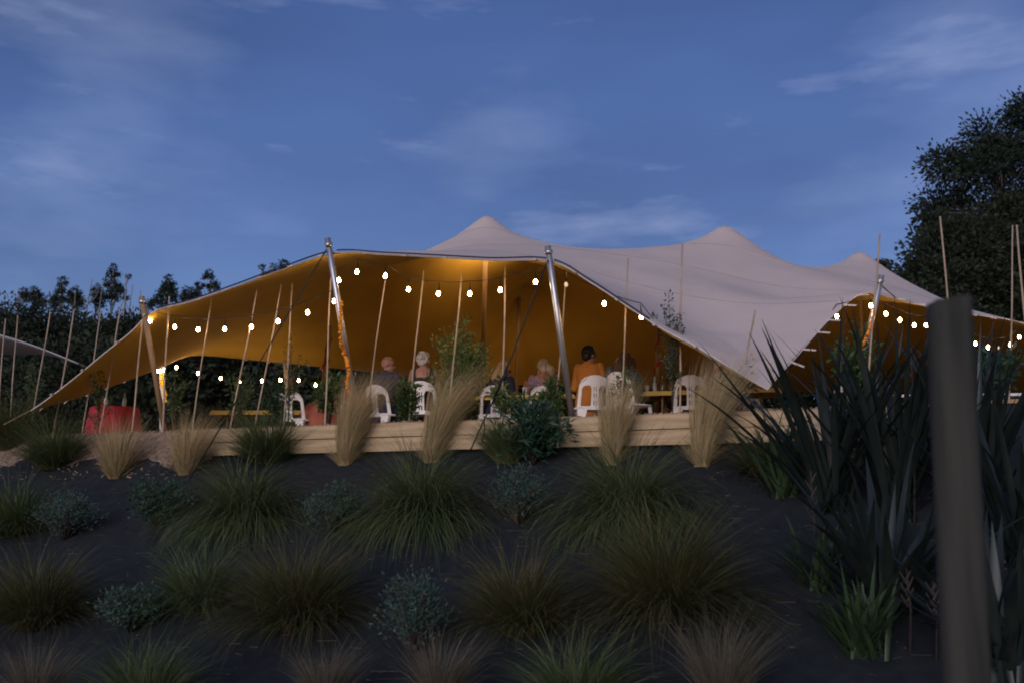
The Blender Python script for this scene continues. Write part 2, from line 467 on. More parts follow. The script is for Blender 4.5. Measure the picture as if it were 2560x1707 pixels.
def tps_fit(xy, z, reg):
    n = len(xy); d2 = ((xy[:, None] - xy[None]) ** 2).sum(-1)
    A = np.zeros((n + 3, n + 3)); A[:n, :n] = kern(d2) + np.eye(n) * reg
    A[:n, n] = 1; A[:n, n + 1:] = xy; A[n, :n] = 1; A[n + 1:, :n] = xy.T
    return np.linalg.solve(A, np.concatenate([z, np.zeros(3)]))
wts = tps_fit(ctrl[:, :2], ctrl[:, 2] - bumps(ctrl), .02)
def height(xy):
    sh = xy.shape[:-1]; q = xy.reshape(-1, 2)
    d2 = ((q[:, None] - ctrl[None, :, :2]) ** 2).sum(-1)
    z = kern(d2) @ wts[:len(ctrl)] + wts[len(ctrl)] + q @ wts[len(ctrl) + 1:]
    return z.reshape(sh) + bumps(xy)
Z = height(S[..., :2])
# boundary stays on its own curve: blend the fitted height to the curve over the outermost rows
bz = np.zeros_like(Z); wu = np.linspace(0, 1, nu)[None, :]; wv = np.linspace(0, 1, nv_)[:, None]
def blend(err, dist):
    return err * np.exp(-(dist / .05) ** 2)
Zc = Z.copy()
Zc += blend((cA[:, 2] - Z[0])[None, :], wv) + blend((cC[:, 2] - Z[-1])[None, :], 1 - wv)
e0 = cD[:, 2] - Zc[:, 0]; Zc += blend(e0[:, None], wu)
e1 = cB[:, 2] - Zc[:, -1]; Zc += blend(e1[:, None], 1 - wu)
# pull folds that run out of the ground corner
dx = S[..., 0] - cA[0][0]; dy = S[..., 1] - cA[0][1]; rr = np.hypot(dx, dy); an = np.arctan2(dy, dx)
Zc += .038 * np.exp(-((rr - .75) / .75) ** 2) * np.sin(an * 21 + 1.2 * np.sin(rr * 2)) * np.clip(rr / .3, 0, 1)
S[..., 2] = Zc
def grid_faces(nu, nv, flip=False):
    i, j = np.meshgrid(np.arange(nu - 1), np.arange(nv - 1)); a = (j * nu + i).ravel()
    f = np.stack([a, a + 1, a + nu + 1, a + nu], 1)
    return f[:, ::-1] if flip else f
tent = thing('stretch_tent', 'large stretch tent with pale stone roof and mustard yellow lining over the terrace', 'tent', (0, 18, 0))
T0 = np.array(tent.location)
mk('canopy', (S.reshape(-1, 3) - T0, grid_faces(nu, nv_, True), None), M_canopy, tent)
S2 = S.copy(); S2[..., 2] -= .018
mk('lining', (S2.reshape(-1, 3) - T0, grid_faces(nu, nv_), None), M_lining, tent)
def hem(c, r=.009):
    mk('hem', MB().tube([Vector(p) - Vector(T0) - Vector((0, 0, .008)) for p in c], r, 6), M_tab, tent)
for c in (cA, cB, cC, cD): hem(c)
# seams, lines of tape welded over the roof panels
for v0 in (.20, .36, .52):
    row = int(v0 * (nv_ - 1))
    mk('seam', MB().tube([Vector(p) - Vector(T0) + Vector((0, 0, .002)) for p in S[row, 2:-2]], .005, 4, flat=1), M_seam, tent)
# webbing tabs on the edges
def tabs(curve, inner, step, lo=0.0, hi=1.0, ln=.13, wd=.034):
    s = np.concatenate([[0], np.cumsum(np.linalg.norm(np.diff(curve, axis=0), axis=1))])
    for q in np.arange(s[-1] * lo + step / 2, s[-1] * hi, step):
        k = min(int(np.searchsorted(s, q)), len(curve) - 2)
        p = Vector(curve[k]); t = (Vector(curve[k + 1]) - p).normalized(); n = (p - Vector(inner[k])).normalized()
        n = (n - t * n.dot(t)).normalized(); b = t.cross(n)
        rot = Matrix((n, t, b)).transposed()
        mb = MB().box(p + n * (ln * .40) - Vector(T0), (ln, wd, .012), rot)
        mk('edge_tab', mb, M_tab, tent, False)
tabs(cA, S[3], .62, .05, .98)
tabs(cC, S[-4], .6, .55, 1.0)
tabs(cD, S[:, 3], .62, .03, .62, .2)
tabs(cB, S[:, -4], .8)
# edge rope held just off the cloth between the corner poles
def edge_rope(u0, u1, off):
    P = []
    for k in range(u0, u1):
        p = Vector(cA[k]); n = (p - Vector(S[4, k])).normalized()
        P.append(p + n * off + Vector((0, 0, .03)) - Vector(T0))
    mk('edge_rope', MB().tube(P, .011, 6), M_rope, tent)
def near_u(px, py, Y):
    p = np.array(V(px, py, Y)); return int(np.argmin(((cA - p) ** 2).sum(1)))
uB, uA, uL = near_u(1268, 601, 12.85), near_u(768, 581, 13.6), near_u(350, 716, 15.5)
edge_rope(uB, uA, .05); edge_rope(uA, uL, .05); edge_rope(near_u(1500, 740, 12.5), uB, .03)

# ------------------------------------------------------------------ poles and guy ropes
def pole(name, label, top, bot, r, m, group=None, ribbon=0, cap=True):
    top, bot = Vector(top), Vector(bot)
    root = thing(name, label, 'pole', bot, 0, group)
    mk('shaft', MB().tube([Vector((0, 0, 0)), (top - bot) * .5, top - bot], r, 12), m, root)
    mk('foot_plate', MB().loft([((0, 0, -.005), r * 2.2, r * 2.2), ((0, 0, .02), r * 2.2, r * 2.2), ((0, 0, .03), r * 1.3, r * 1.3)]), M_steel, root)
    if cap:
        d = (top - bot)
        mk('collar', MB().tube([d * .955, d * .975], r * 1.35, 12), M_steel, root)
    if ribbon:
        P = []; d = top - bot
        a = d.normalized().cross(Vector((0, 1, 0))).normalized(); b = d.normalized().cross(a)
        for i in range(120):
            t = i / 119; an = t * ribbon * 2 * math.pi
            P.append(d * (.06 + .9 * t) + (a * math.cos(an) + b * math.sin(an)) * (r * 1.1))
        mk('ribbon', MB().tube(P, .030, 4, flat=.25), M_ribbon, root)
    return root
def toground(a, b, z=0.0):
    a, b = Vector(a), Vector(b); d = b - a
    return a + d * ((z - a.z) / d.z)
pA_t, pA_b = V(752, 547, 13.42), toground(V(752, 547, 13.42), V(804, 862, 13.9))
pB_t, pB_b = V(1258, 565, 12.72), toground(V(1258, 565, 12.72), V(1314, 960, 13.2))
pL_t, pL_b = V(325, 681, 15.4), toground(V(325, 681, 15.4), V(370, 940, 15.9))
pD_t, pD_b = V(2025, 632, 14.9), toground(V(2025, 632, 14.9), V(1975, 850, 15.4))
pole('tent_pole', 'leaning steel edge pole wrapped with an orange garland', pA_t, pA_b, .042, M_steel)
pole('tent_pole', 'leaning bare steel edge pole beside the man in orange', pB_t, pB_b, .042, M_steel)
pole('tent_pole', 'leaning timber edge pole beside the red table', pL_t, pL_b, .045, M_polewood)
pole('tent_pole', 'bright steel edge pole rising among the flax leaves', pD_t, pD_b, .045, M_steel)
for (px, py, Y), lab in (((1118, 506, 20.7), 'tall dark centre pole standing under the highest roof peak'), ((1192, 684, 23.4), 'slim centre pole under the low rear roof peak'),
                         ((1665, 530, 21.4), 'centre pole hidden under the middle roof peak'), ((1975, 590, 23.5), 'centre pole under the small right hand roof peak')):
    p = V(px, py, Y); bx = p.x - .12
    pole('tent_pole', lab, p, (bx, p.y, 0), .05, M_polewood, cap=False)
p = V(748, 690, 20.0); pole('tent_pole', 'inner pole wound with red ribbon behind the garland pole', Vector((p.x + .12, 20, 2.6)), (V(726, 940, 20).x, 20, 0), .05, M_polewood, ribbon=6, cap=False)
p = V(1512, 752, 17.5); pole('tent_pole', 'dark inner pole wound with red ribbon behind the empty chairs', V(1513, 735, 17.5), (V(1503, 940, 17.5).x, 17.5, 0), .035, M_polewood, ribbon=5, cap=False)
pole('tent_pole', 'pale inner pole striped with red ribbon behind the yellow table', V(1647, 810, 16.5), (V(1642, 940, 16.5).x, 16.5, 0), .05, M_polewhite, ribbon=4, cap=False)
pole('tent_pole', 'white rear pole beside the string of distant bulbs with a marigold garland', V(655, 826, 21.8), (V(672, 960, 21.8).x, 21.8, 0), .05, M_polewhite, ribbon=0)
pole('tent_pole', 'white rear corner pole hung with a yellow garland', V(372, 812, 21.2), (V(378, 960, 21.2).x, 21.2, 0), .055, M_polewhite)

def rope(label, pts, r=.012, m=None, name='guy_rope', sag=0.0):
    P = [Vector(p) for p in pts]
    if len(P) == 2 and sag:
        a, b = P; P = [a.lerp(b, t) - Vector((0, 0, sag * 4 * t * (1 - t))) for t in np.linspace(0, 1, 12)]
    o = mk(name, MB().tube(P, r, 6), m or M_rope_black, None, True, P[-1])
    return tag(o, label, 'rope')
gA = Vector((-4.55, 13.9, 0)); gA.z = ground(gA.x, gA.y)
rope('thin black guy rope slanting down from the garland pole top', [V(750, 574, 13.4), V(592, 838, 13.6), toground(V(750, 574, 13.4), V(592, 838, 13.6), gA.z)], .009)
pb1, pb2 = V(1256, 603, 12.7), V(1155, 872, 12.55)
pb3 = V(1108, 972, 12.75); pb4 = V(1082, 1030, 12.45)
rope('black guy rope from the bare steel pole down over the pine boards', [pb1, pb2, pb3, pb4], .010)
for q, lab in (((1112, 975), 'loose black rope tail hanging over the pine boards'),):
    a = V(1112, 955, 12.8); rope(lab, [a, V(1113, 990, 12.75), V(1106, 1020, 12.68)], .008, None, 'rope_tail')
st = thing('ratchet_strap', 'thick black tensioning strap on the guy rope of the bare pole', 'strap', pb2)
mk('webbing', MB().tube([V(1168, 835, 12.55) - pb2, V(1135, 912, 12.58) - pb2], .024, 6, flat=.4), M_rope_black, st)
mk('buckle', MB().box(V(1160, 862, 12.5) - pb2, (.05, .05, .10), Matrix.Rotation(R(20), 3, 'Y')), M_rope_black, st)
rope('dark guy rope running down to the ground from the left tent corner', [V(70, 942, 15.5), Vz(15, 975, .0) if False else V(8, 975, 15.4)], .012, M_polewood)
rope('short dark ropes tying the tent edge to the bright steel pole', [V(2022, 654, 14.9), V(2060, 687, 15.8)], .010)
rope('short dark rope tying the canopy corner to the bare steel pole', [V(1258, 600, 12.7), Vector(cA[uB])], .012)
rope('short dark rope tying the canopy corner to the garland pole', [V(755, 570, 13.42), Vector(cA[uA])], .012)
rope('short dark rope tying the canopy corner to the timber pole', [V(327, 690, 15.4), Vector(cA[uL])], .012)
rope('thin dark rope hanging across the open right hand bay', [V(1920, 728, 14.2), V(1850, 800, 13.5), V(1790, 880, 12.6)], .006)

# ------------------------------------------------------------------ festoon lights
def bulb_proto():
    g = MB(); prof = [(0, -.070), (.012, -.068), (.022, -.060), (.028, -.046), (.029, -.032), (.025, -.016), (.017, 0), (.013, .008)]
    g.loft([((0, 0, z), max(r, .001), max(r, .001)) for r, z in prof], 12)
    s = MB(); s.loft([((0, 0, .004), .017, .017), ((0, 0, .05), .019, .019), ((0, 0, .06), .010, .010), ((0, 0, .15), .006, .006)], 8)
    return mesh_from('bulb', g.v, g.f), mesh_from('socket', s.v, s.f)
BM, SM = bulb_proto(); BMo = BM.copy(); BM.materials.append(M_bulb); BMo.materials.append(M_bulboff); SM.materials.append(M_cable)
def festoon(label, bulbs, ends, off=(), sc_=.88):
    P = [V(*b) for b in bulbs]
    root = thing('festoon_light_string', label, 'string lights', P[0])
    o = P[0]
    top = [p + Vector((0, 0, .19)) for p in P]
    path = [Vector(e) for e in ends[:1]] + top + [Vector(e) for e in ends[1:]]
    full = []
    for a, b in zip(path[:-1], path[1:]):
        for t in np.linspace(0, 1, 6, endpoint=False):
            full.append(a.lerp(b, t) - Vector((0, 0, .02 * 4 * t * (1 - t))) - o)
    full.append(path[-1] - o)
    mk('cable', MB().tube(full, .006, 5), M_cable, root)
    for i, p in enumerate(P):
        b = bpy.data.objects.new('bulb', BMo if i in off else BM); COL.objects.link(b); b.parent = root
        b.location = p - o + Vector((0, 0, .035)); b.scale = (sc_,) * 3
        b.rotation_euler = (random.gauss(0, .05), random.gauss(0, .05), 0)
        s = bpy.data.objects.new('socket', SM); COL.objects.link(s); s.parent = b
    return root
def yA(px):
    return float(np.interp(px, [350, 768, 1268, 1480], [15.75, 13.9, 13.15, 12.75]))
fb = [(345, 738), (401, 752), (455, 758), (516, 757), (577, 752), (639, 739), (706, 719), (768, 693)]
festoon('string of warm bulbs sagging under the canopy between the timber pole and the garland pole', [(x, y, yA(x)) for x, y in fb], [V(330, 700, 15.5), V(762, 640, 13.6)])
fb = [(778, 645), (820, 626), (885, 635), (938, 666), (1007, 676), (1079, 676), (1149, 667), (1230, 649)]
festoon('string of warm bulbs across the high front opening between the two steel poles', [(x, y, yA(x)) for x, y in fb], [V(762, 610, 13.6), V(1266, 605, 12.9)])
fb = [(1300, 655), (1388, 699), (1473, 729)]
festoon('short string of bulbs down the sloping canopy edge, its first bulb unlit', [(x, y, yA(x)) for x, y in fb], [V(1266, 605, 12.9), V(1520, 752, 12.7)], off=(0,))
fb = [(361, 853, 20.9), (369, 852, 20.6), (377, 850, 20.8), (405, 844, 20.6), (455, 857, 20.6), (507, 869, 20.6), (551, 875, 20.7), (602, 875, 20.9), (644, 873, 21.1), (686, 874, 21.2), (725, 884, 20.2)]
festoon('low string of small warm bulbs along the far open side', fb, [V(368, 832, 21.1), V(735, 860, 20.0)], sc_=.88)
fb = [(1922, 728, 14.6), (2000, 703, 14.9), (2035, 722, 15.3), (2067, 736, 15.7), (2100, 748, 16.1), (2127, 748, 16.4), (2180, 772, 16.9), (2240, 790, 17.4), (2270, 798, 17.7), (2292, 799, 17.9), (2320, 792, 18.1), (2341, 775, 18.3)]
festoon('string of warm bulbs under the canopy from the bright steel pole past the fence post', fb, [V(1890, 740, 14.2), V(2380, 750, 18.6)], off=(9,))

def inner(label, a, b, n, drop):  # extra bulb strings, out of view, added to lift the lining's brightness
    A, B = np.array(V(*a)), np.array(V(*b)); P = []
    for k in range(n):
        t = (k + .5) / n; q = A * (1 - t) + B * t
        P.append(Vector((q[0], q[1], float(height(q[None, :2])[0]) - drop)))
    root = thing('festoon_light_string', label, 'string lights', P[0]); o = P[0]
    mk('cable', MB().tube([p - o + Vector((0, 0, .19)) for p in P], .006, 5), M_cable, root)
    for p in P:
        bb = bpy.data.objects.new('bulb', BM); COL.objects.link(bb); bb.parent = root; bb.location = p - o + Vector((0, 0, .035)); bb.scale = (.88,) * 3
        ss = bpy.data.objects.new('socket', SM); COL.objects.link(ss); ss.parent = bb
inner('added fill string of bulbs, unseen high inside, leading to the middle roof peak', (1345, 560, 20.9), (1630, 540, 21.2), 8, .42)
inner('added fill string of bulbs, unseen high inside, between the middle and the small roof peaks', (1700, 560, 21.6), (1950, 600, 23.2), 7, .42)
# added, unseen lanterns tied under the two main peaks to brighten the lining
def fill_lanterns(where, p, n, rad, dz):
    c = Vector(V(*p))
    for k in range(n):
        a = 2 * math.pi * (k + .25) / n; q = c + Vector((math.cos(a) * rad, math.sin(a) * rad, -dz))
        root = thing('fill_lantern', 'added round fill lantern tied unseen under the ' + where, 'lantern', q, 0, 'unseen fill globes added under the roof peaks')
        mk('shade', MB().ell((0, 0, 0), (.11, .11, .10), None, 18, 12), M_fill_lantern, root)
        mk('ring', MB().tube([(math.cos(t) * .03, math.sin(t) * .03, .10) for t in np.linspace(0, 6.28, 12)], .006, 5), M_cable, root)
        mk('cord', MB().tube([(0, 0, .10), (-math.cos(a) * rad * .4, -math.sin(a) * rad * .4, .27)], .004, 5), M_cable, root)
fill_lanterns('highest roof peak', (1118, 499, 20.7), 3, .26, .50)
fill_lanterns('middle roof peak', (1665, 521, 21.4), 3, .26, .55)

# ------------------------------------------------------------------ garlands
fl = MB(); fl.ell((0, 0, 0), (.029, .029, .023), None, 10, 6)
rngm = random.Random(3); fl.v = [tuple(c * (1 + rngm.uniform(-.12, .12)) for c in p) for p in fl.v]
FM1 = mesh_from('flower', fl.v, fl.f); FM2 = FM1.copy(); FM1.materials.append(M_marigold); FM2.materials.append(M_marigoldy)
def garland(label, pts, step=.042, meshes=(FM1,), sc_=1.0):
    P = [Vector(p) for p in pts]; C = crom(P, 200); o = P[0]
    root = thing('flower_garland', label, 'garland', o)
    mk('string', MB().tube([Vector(c) - o for c in C[::4]], .004, 4), M_stalk, root)
    s = np.concatenate([[0], np.cumsum(np.linalg.norm(np.diff(C, axis=0), axis=1))])
    for i, q in enumerate(np.arange(0, s[-1], step)):
        k = int(np.searchsorted(s, q)); k = min(k, 199)
        f = bpy.data.objects.new('flower', meshes[i % len(meshes)]); COL.objects.link(f); f.parent = root
        f.location = Vector(C[k]) - o + Vector((random.gauss(0, .006), random.gauss(0, .006), 0)); f.rotation_euler = [random.uniform(0, 6) for _ in range(3)]
        f.scale = (sc_ * random.uniform(.85, 1.15),) * 3
ga = [(785, 695, 13.5), (781, 725, 13.5), (783, 760, 13.52), (782, 785, 13.6), (792, 812, 13.75)]
garland('orange marigold garland hanging from the upper half of the steel pole', [V(*p) for p in ga])
ga = [(792, 812, 13.9), (799, 835, 13.6), (801, 858, 13.6), (797, 880, 13.65), (801, 902, 13.7)]
garland('orange marigold garland tail curling round the lower half of the steel pole', [V(*p) for p in ga])
garland('yellow marigold garland hanging on the white rear corner pole', [V(371, 858, 21.0), V(372, 880, 21.0), V(379, 900, 21.0), V(380, 922, 21.0)], .06, (FM2,), 1.3)
garland('orange and yellow garland wound on the white rear pole', [V(668, 872, 21.6), V(669, 890, 21.6), V(670, 915, 21.6)], .06, (FM1, FM2), 1.3)
garland('orange garland on the bright steel pole among the flax', [V(2008, 718, 14.8), V(2003, 735, 14.85), V(1996, 760, 14.9), V(1985, 790, 14.95), V(1980, 815, 15.0)], .042, (FM1,), 1.0)

# ------------------------------------------------------------------ grasses, shrubs
def blades(n, Ln, spread, droop, lean, width, seed, base_r=.05, seg=6, bias=.5, lmin=.55, fluff=0.0):
    r = np.random.default_rng(seed)
    az = r.uniform(0, 2 * np.pi, n); th = spread * r.random(n) ** bias
    ln = Ln * (lmin + (1 - lmin) * r.random(n)); dr = droop * (.4 + .9 * r.random(n))
    br = base_r * np.sqrt(r.random(n)); ba = r.uniform(0, 2 * np.pi, n) * .3 + az
    x = br * np.cos(ba); y = br * np.sin(ba); z = -.03 * np.ones(n)
    pts = [np.stack([x, y, z], 1)]
    daz = r.normal(0, .45, n)
    for k in range(seg):
        s = (k + .5) / seg
        t = th + dr * s ** 1.4
        a = az + daz * s
        ds = ln / seg
        x = x + np.sin(t) * np.cos(a) * ds + lean[0] * s * ds; y = y + np.sin(t) * np.sin(a) * ds + lean[1] * s * ds
        z = z + np.cos(t) * ds
        if fluff: x = x + r.normal(0, fluff, n) * s; z = z + r.normal(0, fluff * .5, n) * s
        pts.append(np.stack([x, y, z], 1))
    pts = np.stack(pts, 1)
    sa = az + np.pi / 2 + r.normal(0, .7, n)
    side = np.stack([np.cos(sa), np.sin(sa), np.zeros(n)], 1)
    s = np.linspace(0, 1, seg + 1)
    wd = width * (.7 + .6 * r.random(n))[:, None] * np.clip(1.02 - s ** 1.6, .06, 1)[None]
    A = pts + side[:, None] * wd[..., None] / 2; B = pts - side[:, None] * wd[..., None] / 2
    v = np.stack([A, B], 2).reshape(-1, 3)
    base = np.arange(n)[:, None] * (seg + 1) * 2 + np.arange(seg)[None] * 2
    f = np.stack([base, base + 1, base + 3, base + 2], -1).reshape(-1, 4)
    tint = np.repeat(r.random(n) ** 1.3, (seg + 1) * 2)
    return v, f, tint
def leaves(centers, size, seed, aspect=.42, dirs=None, jit=1.0):
    r = np.random.default_rng(seed); n = len(centers); c = np.asarray(centers)
    d = r.normal(0, 1, (n, 3)) * jit
    if dirs is not None: d = d * .55 + dirs
    d /= np.linalg.norm(d, axis=1)[:, None] + 1e-9
    q = np.cross(d, r.normal(0, 1, (n, 3))); q /= np.linalg.norm(q, axis=1)[:, None] + 1e-9
    s = (size * (.6 + .8 * r.random(n)))[:, None]
    v = np.stack([c, c + d * s * .5 + q * s * aspect * .5, c + d * s, c + d * s * .5 - q * s * aspect * .5], 1).reshape(-1, 3)
    f = np.arange(n * 4).reshape(-1, 4)
    return v, f, np.repeat(r.random(n), 4)
def cat(parts):
    vs, fs, ts = [], [], []; o = 0
    for v, f, t in parts:
        vs.append(v); fs.append(f + o); ts.append(t); o += len(v)
    return np.concatenate(vs), np.concatenate(fs), np.concatenate(ts)

def grass(name, label, cat_, group, px, py, h, n, spread, droop, lean, width, m, seed, base_r=.06, bias=.5, w2=None, fluff=0.0, sub=None):
    p = hit(px, py)
    v, f, t = blades(n, h, spread, droop, lean, width, seed, base_r, 7, bias, .32 if m is M_feather else .5, fluff)
    if sub:   # a second, lower skirt of blades
        v2 = blades(*sub)
        v, f, t = cat([(v, f, t), v2])
    o = mk(name, (v, f, t), m, None, True); o.location = p
    return tag(o, label, cat_, group)
GF = 'pale feather grasses along the foot of the timber wall'
FE = [  # px, py, height, count, spread, lean x, label
    (265, 1098, .78, 900, .75, .10, 'pale feather grass clump at the wall foot below the red table'),
    (425, 1088, .80, 800, .62, .28, 'narrow pale feather grass clump beside the dark green tussock at the wall foot'),
    (792, 1066, 1.02, 1500, .30, .46, 'tallest feather grass, greenish, hiding the navy suited man\'s chair'),
    (990, 1058, 1.02, 1200, .28, .66, 'tall straw feather grass leaning over beside the grey haired woman\'s chair'),
    (1405, 1066, .88, 1200, .26, .24, 'upright feather grass standing before the empty chairs'),
    (1612, 1068, 1.05, 1300, .27, .52, 'pinkish straw feather grass leaning before the last pine boards')]
for i, (px, py, h, n, sp, lx, lab) in enumerate(FE):
    grass('feather_tussock', lab, 'feather plant', GF, px, py, h * 1.42, int(n * 1.7), sp * .8, .42, (lx * 1.25, 0), .0040, M_feather, 100 + i, .09, .85,
          sub=(420, h * .80, .95, 1.0, (lx, -.1), .0034, 200 + i, .08, 7, .5, .5))
for i, (px, py, h, lab) in enumerate([(1010, 1640, .62, 'straw feather grass at the bottom of the bank beside the silver shrub'), (1660, 1650, .75, 'straw feather grass plume low on the bank below the big tussock'),
                                      (745, 1640, .55, 'small straw feather grass low on the bank'), (75, 1650, .62, 'thin straw feather grass low on the bank under the far tussocks')]):
    grass('feather_tussock', lab, 'feather plant', 'feather grasses low on the bank', px, py, h * 1.3, 800, .5, .9, (.15, 0), .005, M_feather2, 140 + i, .06, .6)
TU = [  # px, py, length, count, spread, droop, material, label
    (120, 1075, .80, 1000, 1.0, 1.1, M_tussock, 'dark tussock at the wall foot under the left tent corner'),
    (15, 1030, .85, 800, .9, .9, M_tussock2, 'brownish tussock at the far end of the wall foot'),
    (612, 1062, .70, 1400, 1.15, .8, M_tussock, 'dense dark green dome tussock under the white chair and rust dress'),
    (1165, 1062, .55, 700, .8, .7, M_tussock, 'small green tussock beside the leafy bush on the wall foot'),
    (560, 1200, .95, 1700, 1.45, 1.9, M_tussock, 'large drooping tussock between the green shrub and the silver shrub'),
    (965, 1195, 1.0, 1800, 1.45, 1.8, M_tussock, 'largest bright green drooping tussock mid bank between two silver shrubs'),
    (1440, 1190, .98, 1800, 1.45, 1.9, M_tussock, 'large drooping tussock mid bank below the upright feather grass'),
    (680, 1440, .85, 1600, 1.2, 1.3, M_tussock2, 'olive brown tussock low on the bank left of the low silver shrub'),
    (455, 1400, .70, 900, 1.2, 1.3, M_tussock, 'thin green tussock low on the bank below the large left tussock'),
    (1195, 1450, .72, 1200, 1.1, 1.2, M_tussock2, 'olive tussock low on the bank right of the low silver shrub'),
    (1530, 1420, .98, 1900, 1.2, 1.3, M_tussock2, 'broad olive tussock low on the bank with long spreading blades'),
    (80, 1440, .80, 1300, 1.1, 1.2, M_tussock2, 'rusty olive tussock low at the dark end of the bank'),
    (30, 1230, .80, 1000, 1.1, 1.3, M_tussock, 'dim tussock mid bank behind the dim silver shrub'),
    (1760, 1090, .62, 500, 1.2, 1.2, M_tussock2, 'sparse wispy tussock between the last feather grass and the flax'),
    (1330, 1640, .6, 800, 1.1, 1.2, M_tussock, 'green tussock at the very foot of the bank'),
    (330, 1640, .6, 800, 1.1, 1.2, M_tussock, 'green tussock at the foot of the bank below the small silver shrub')]
for i, (px, py, h, n, sp, dr, m, lab) in enumerate(TU):
    grass('sedge_tussock', lab, 'tussock', 'tussock grasses on the bank', px, py, h * 1.5, int(n * 1.6), sp, dr, (0, -.18), .0095, m, 300 + i, .14, .62)

def shrub(name, label, base, h, r, n, size, m, seed, stems=9, group=None, aspect=.4, top=.35, cat_='shrub', twig=.006, leanx=0.0, stemm=None):
    rr = random.Random(seed); cs = []; ds = []
    root = thing(name, label, cat_, base, 0, group)
    mb = MB()
    for k in range(stems):
        a = rr.uniform(0, 6.28); q = math.sqrt(rr.random())
        tip = Vector((math.cos(a) * r * q + leanx, math.sin(a) * r * q, h * (1 - .45 * q * q) * rr.uniform(.8, 1.05)))
        mid = Vector((tip.x * .35, tip.y * .35, tip.z * .5))
        P = [Vector((0, 0, -.02)), mid, tip]
        mb.tube(P, [twig * 1.6, twig, twig * .4], 5)
        for j in range(max(1, n // stems)):
            t = top + (1 - top) * rr.random() ** .8
            b = (mid.lerp(tip, (t - .5) * 2) if t > .5 else Vector((0, 0, 0)).lerp(mid, t * 2))
            g = r * .30 * (1.2 - .6 * t)
            off = Vector((rr.gauss(0, g * .6), rr.gauss(0, g * .6), rr.gauss(0, g * .5)))
            cs.append(tuple(b + off)); dd = off.normalized() + Vector((0, 0, .5)); ds.append(tuple(dd))
    v, f, t = leaves(np.array(cs), size, seed, aspect, np.array(ds) * .9)
    mk('stems', mb, stemm or M_bark, root); mk('foliage', (v, f, t), m, root, False)
    return root
SI = [(150, 1240, .42, .30, 'dim silver green shrub near the dark end of the bank'), (768, 1222, .40, .27, 'silver green shrub between the two largest left tussocks'),
      (1192, 1205, .46, .28, 'open twiggy silver green shrub between the two largest right tussocks'), (300, 1452, .32, .26, 'small dim silver shrub low on the bank'),
      (948, 1500, .50, .25, 'tall silver green shrub low on the bank')]
for i, (px, py, h, r, lab) in enumerate(SI):
    shrub('silver_shrub', lab, hit(px, py), h * 1.4, r * 1.4, 3000, .040, M_silver, 500 + i, 40, 'silver green shrubs on the bank', .36, .45)
shrub('green_shrub', 'low green shrub with small leaves beside the large left tussock', hit(360, 1210), .62, .50, 2600, .05, M_leafd, 521, 20, None, .4, .3)
shrub('green_shrub', 'dark leafy bush with long leaves against the pine boards', hit(1220, 1068), .85, .46, 1500, .13, M_leafd, 522, 22, None, .22, .3)
# dead stalks and blown chips lying on the mat
def litter():
    mb = MB(); rr = random.Random(77)
    for i in range(1500):
        x = rr.uniform(-7.5, 5.5); o = .12 + 5.2 * rr.random() ** 1.5; y = edgeY(x) - o; z = ground(x, y)
        rot = Matrix.Rotation(rr.uniform(0, 6.3), 3, 'Z') @ Matrix.Rotation(R(24) * rr.uniform(-1, 1), 3, 'X')
        if rr.random() < .7: mb.box((x, y, z + .008), (rr.uniform(.06, .28), .0035, .003), rot, rr.random())
        else: mb.box((x, y, z + .008), (rr.uniform(.02, .05), rr.uniform(.008, .02), .005), rot, rr.random())
    kind(mk('dead_grass_litter', mb, M_litter, None, False), 'stuff')
litter()
# plants in the bed on top of the wall
def bedpoint(px, py, off):
    Y = on_bed(px, py, off); p = V(px, py, Y); return Vector((p.x, p.y, ground(p.x, p.y)))
def bed_h(p, px, py):
    return V(px, py, p.y).z - p.z
BED = [  # base px, top py, radius v1, n, size, mat, off, label
    (1056, 735, .46, 5200, .055, M_leafy, .9, 'large bushy sapling with small leaves between the grey haired and blonde women', .30, 22),
    (935, 862, .22, 1300, .07, M_leaf, .5, 'narrow leafy shrub between the navy suited man and the grey haired woman', .1, 10),
    (1152, 868, .22, 500, .085, M_leafy, .4, 'small bright leafed shrub in front of the blonde woman\'s chair', .35, 9),
    (1275, 868, .22, 1900, .055, M_leaf, .45, 'narrow upright shrub covering the ponytailed woman\'s chair', .1, 12),
    (757, 855, .26, 700, .09, M_leaf, .8, 'leafy shrub rising above the person in the rust dress', .45, 10),
    (1690, 838, .26, 500, .075, M_leafd, .4, 'dark leafed sapling at the ground corner of the canopy', .7, 10),
    (1432, 828, .16, 320, .06, M_leaf, .35, 'small sprig like shrub against the back of the empty chairs', .6, 7),
    (545, 830, .26, 420, .06, M_leaf, .5, 'sparse shrub beside the yellow table at the far side', .2, 9),
    (640, 865, .40, 900, .08, M_leafd, 2.6, 'dark spreading shrub under the far row of bulbs', .3, 10),
    (1975, 735, .34, 1000, .085, M_leaf, .5, 'leafy sapling climbing the bright steel pole', .25, 11),
    (2290, 800, .40, 900, .09, M_leafd, .5, 'dark sapling to the right of the fence post', .3, 10)]
for i, (px, tp, r, n, size, m, off, lab, top, stems) in enumerate(BED):
    p = bedpoint(px, 955, off)
    shrub('bed_shrub', lab, p, max(.4, bed_h(p, px, tp)), r, n, size, m, 560 + i, stems, 'shrubs and saplings planted along the terrace edge', .38, top)
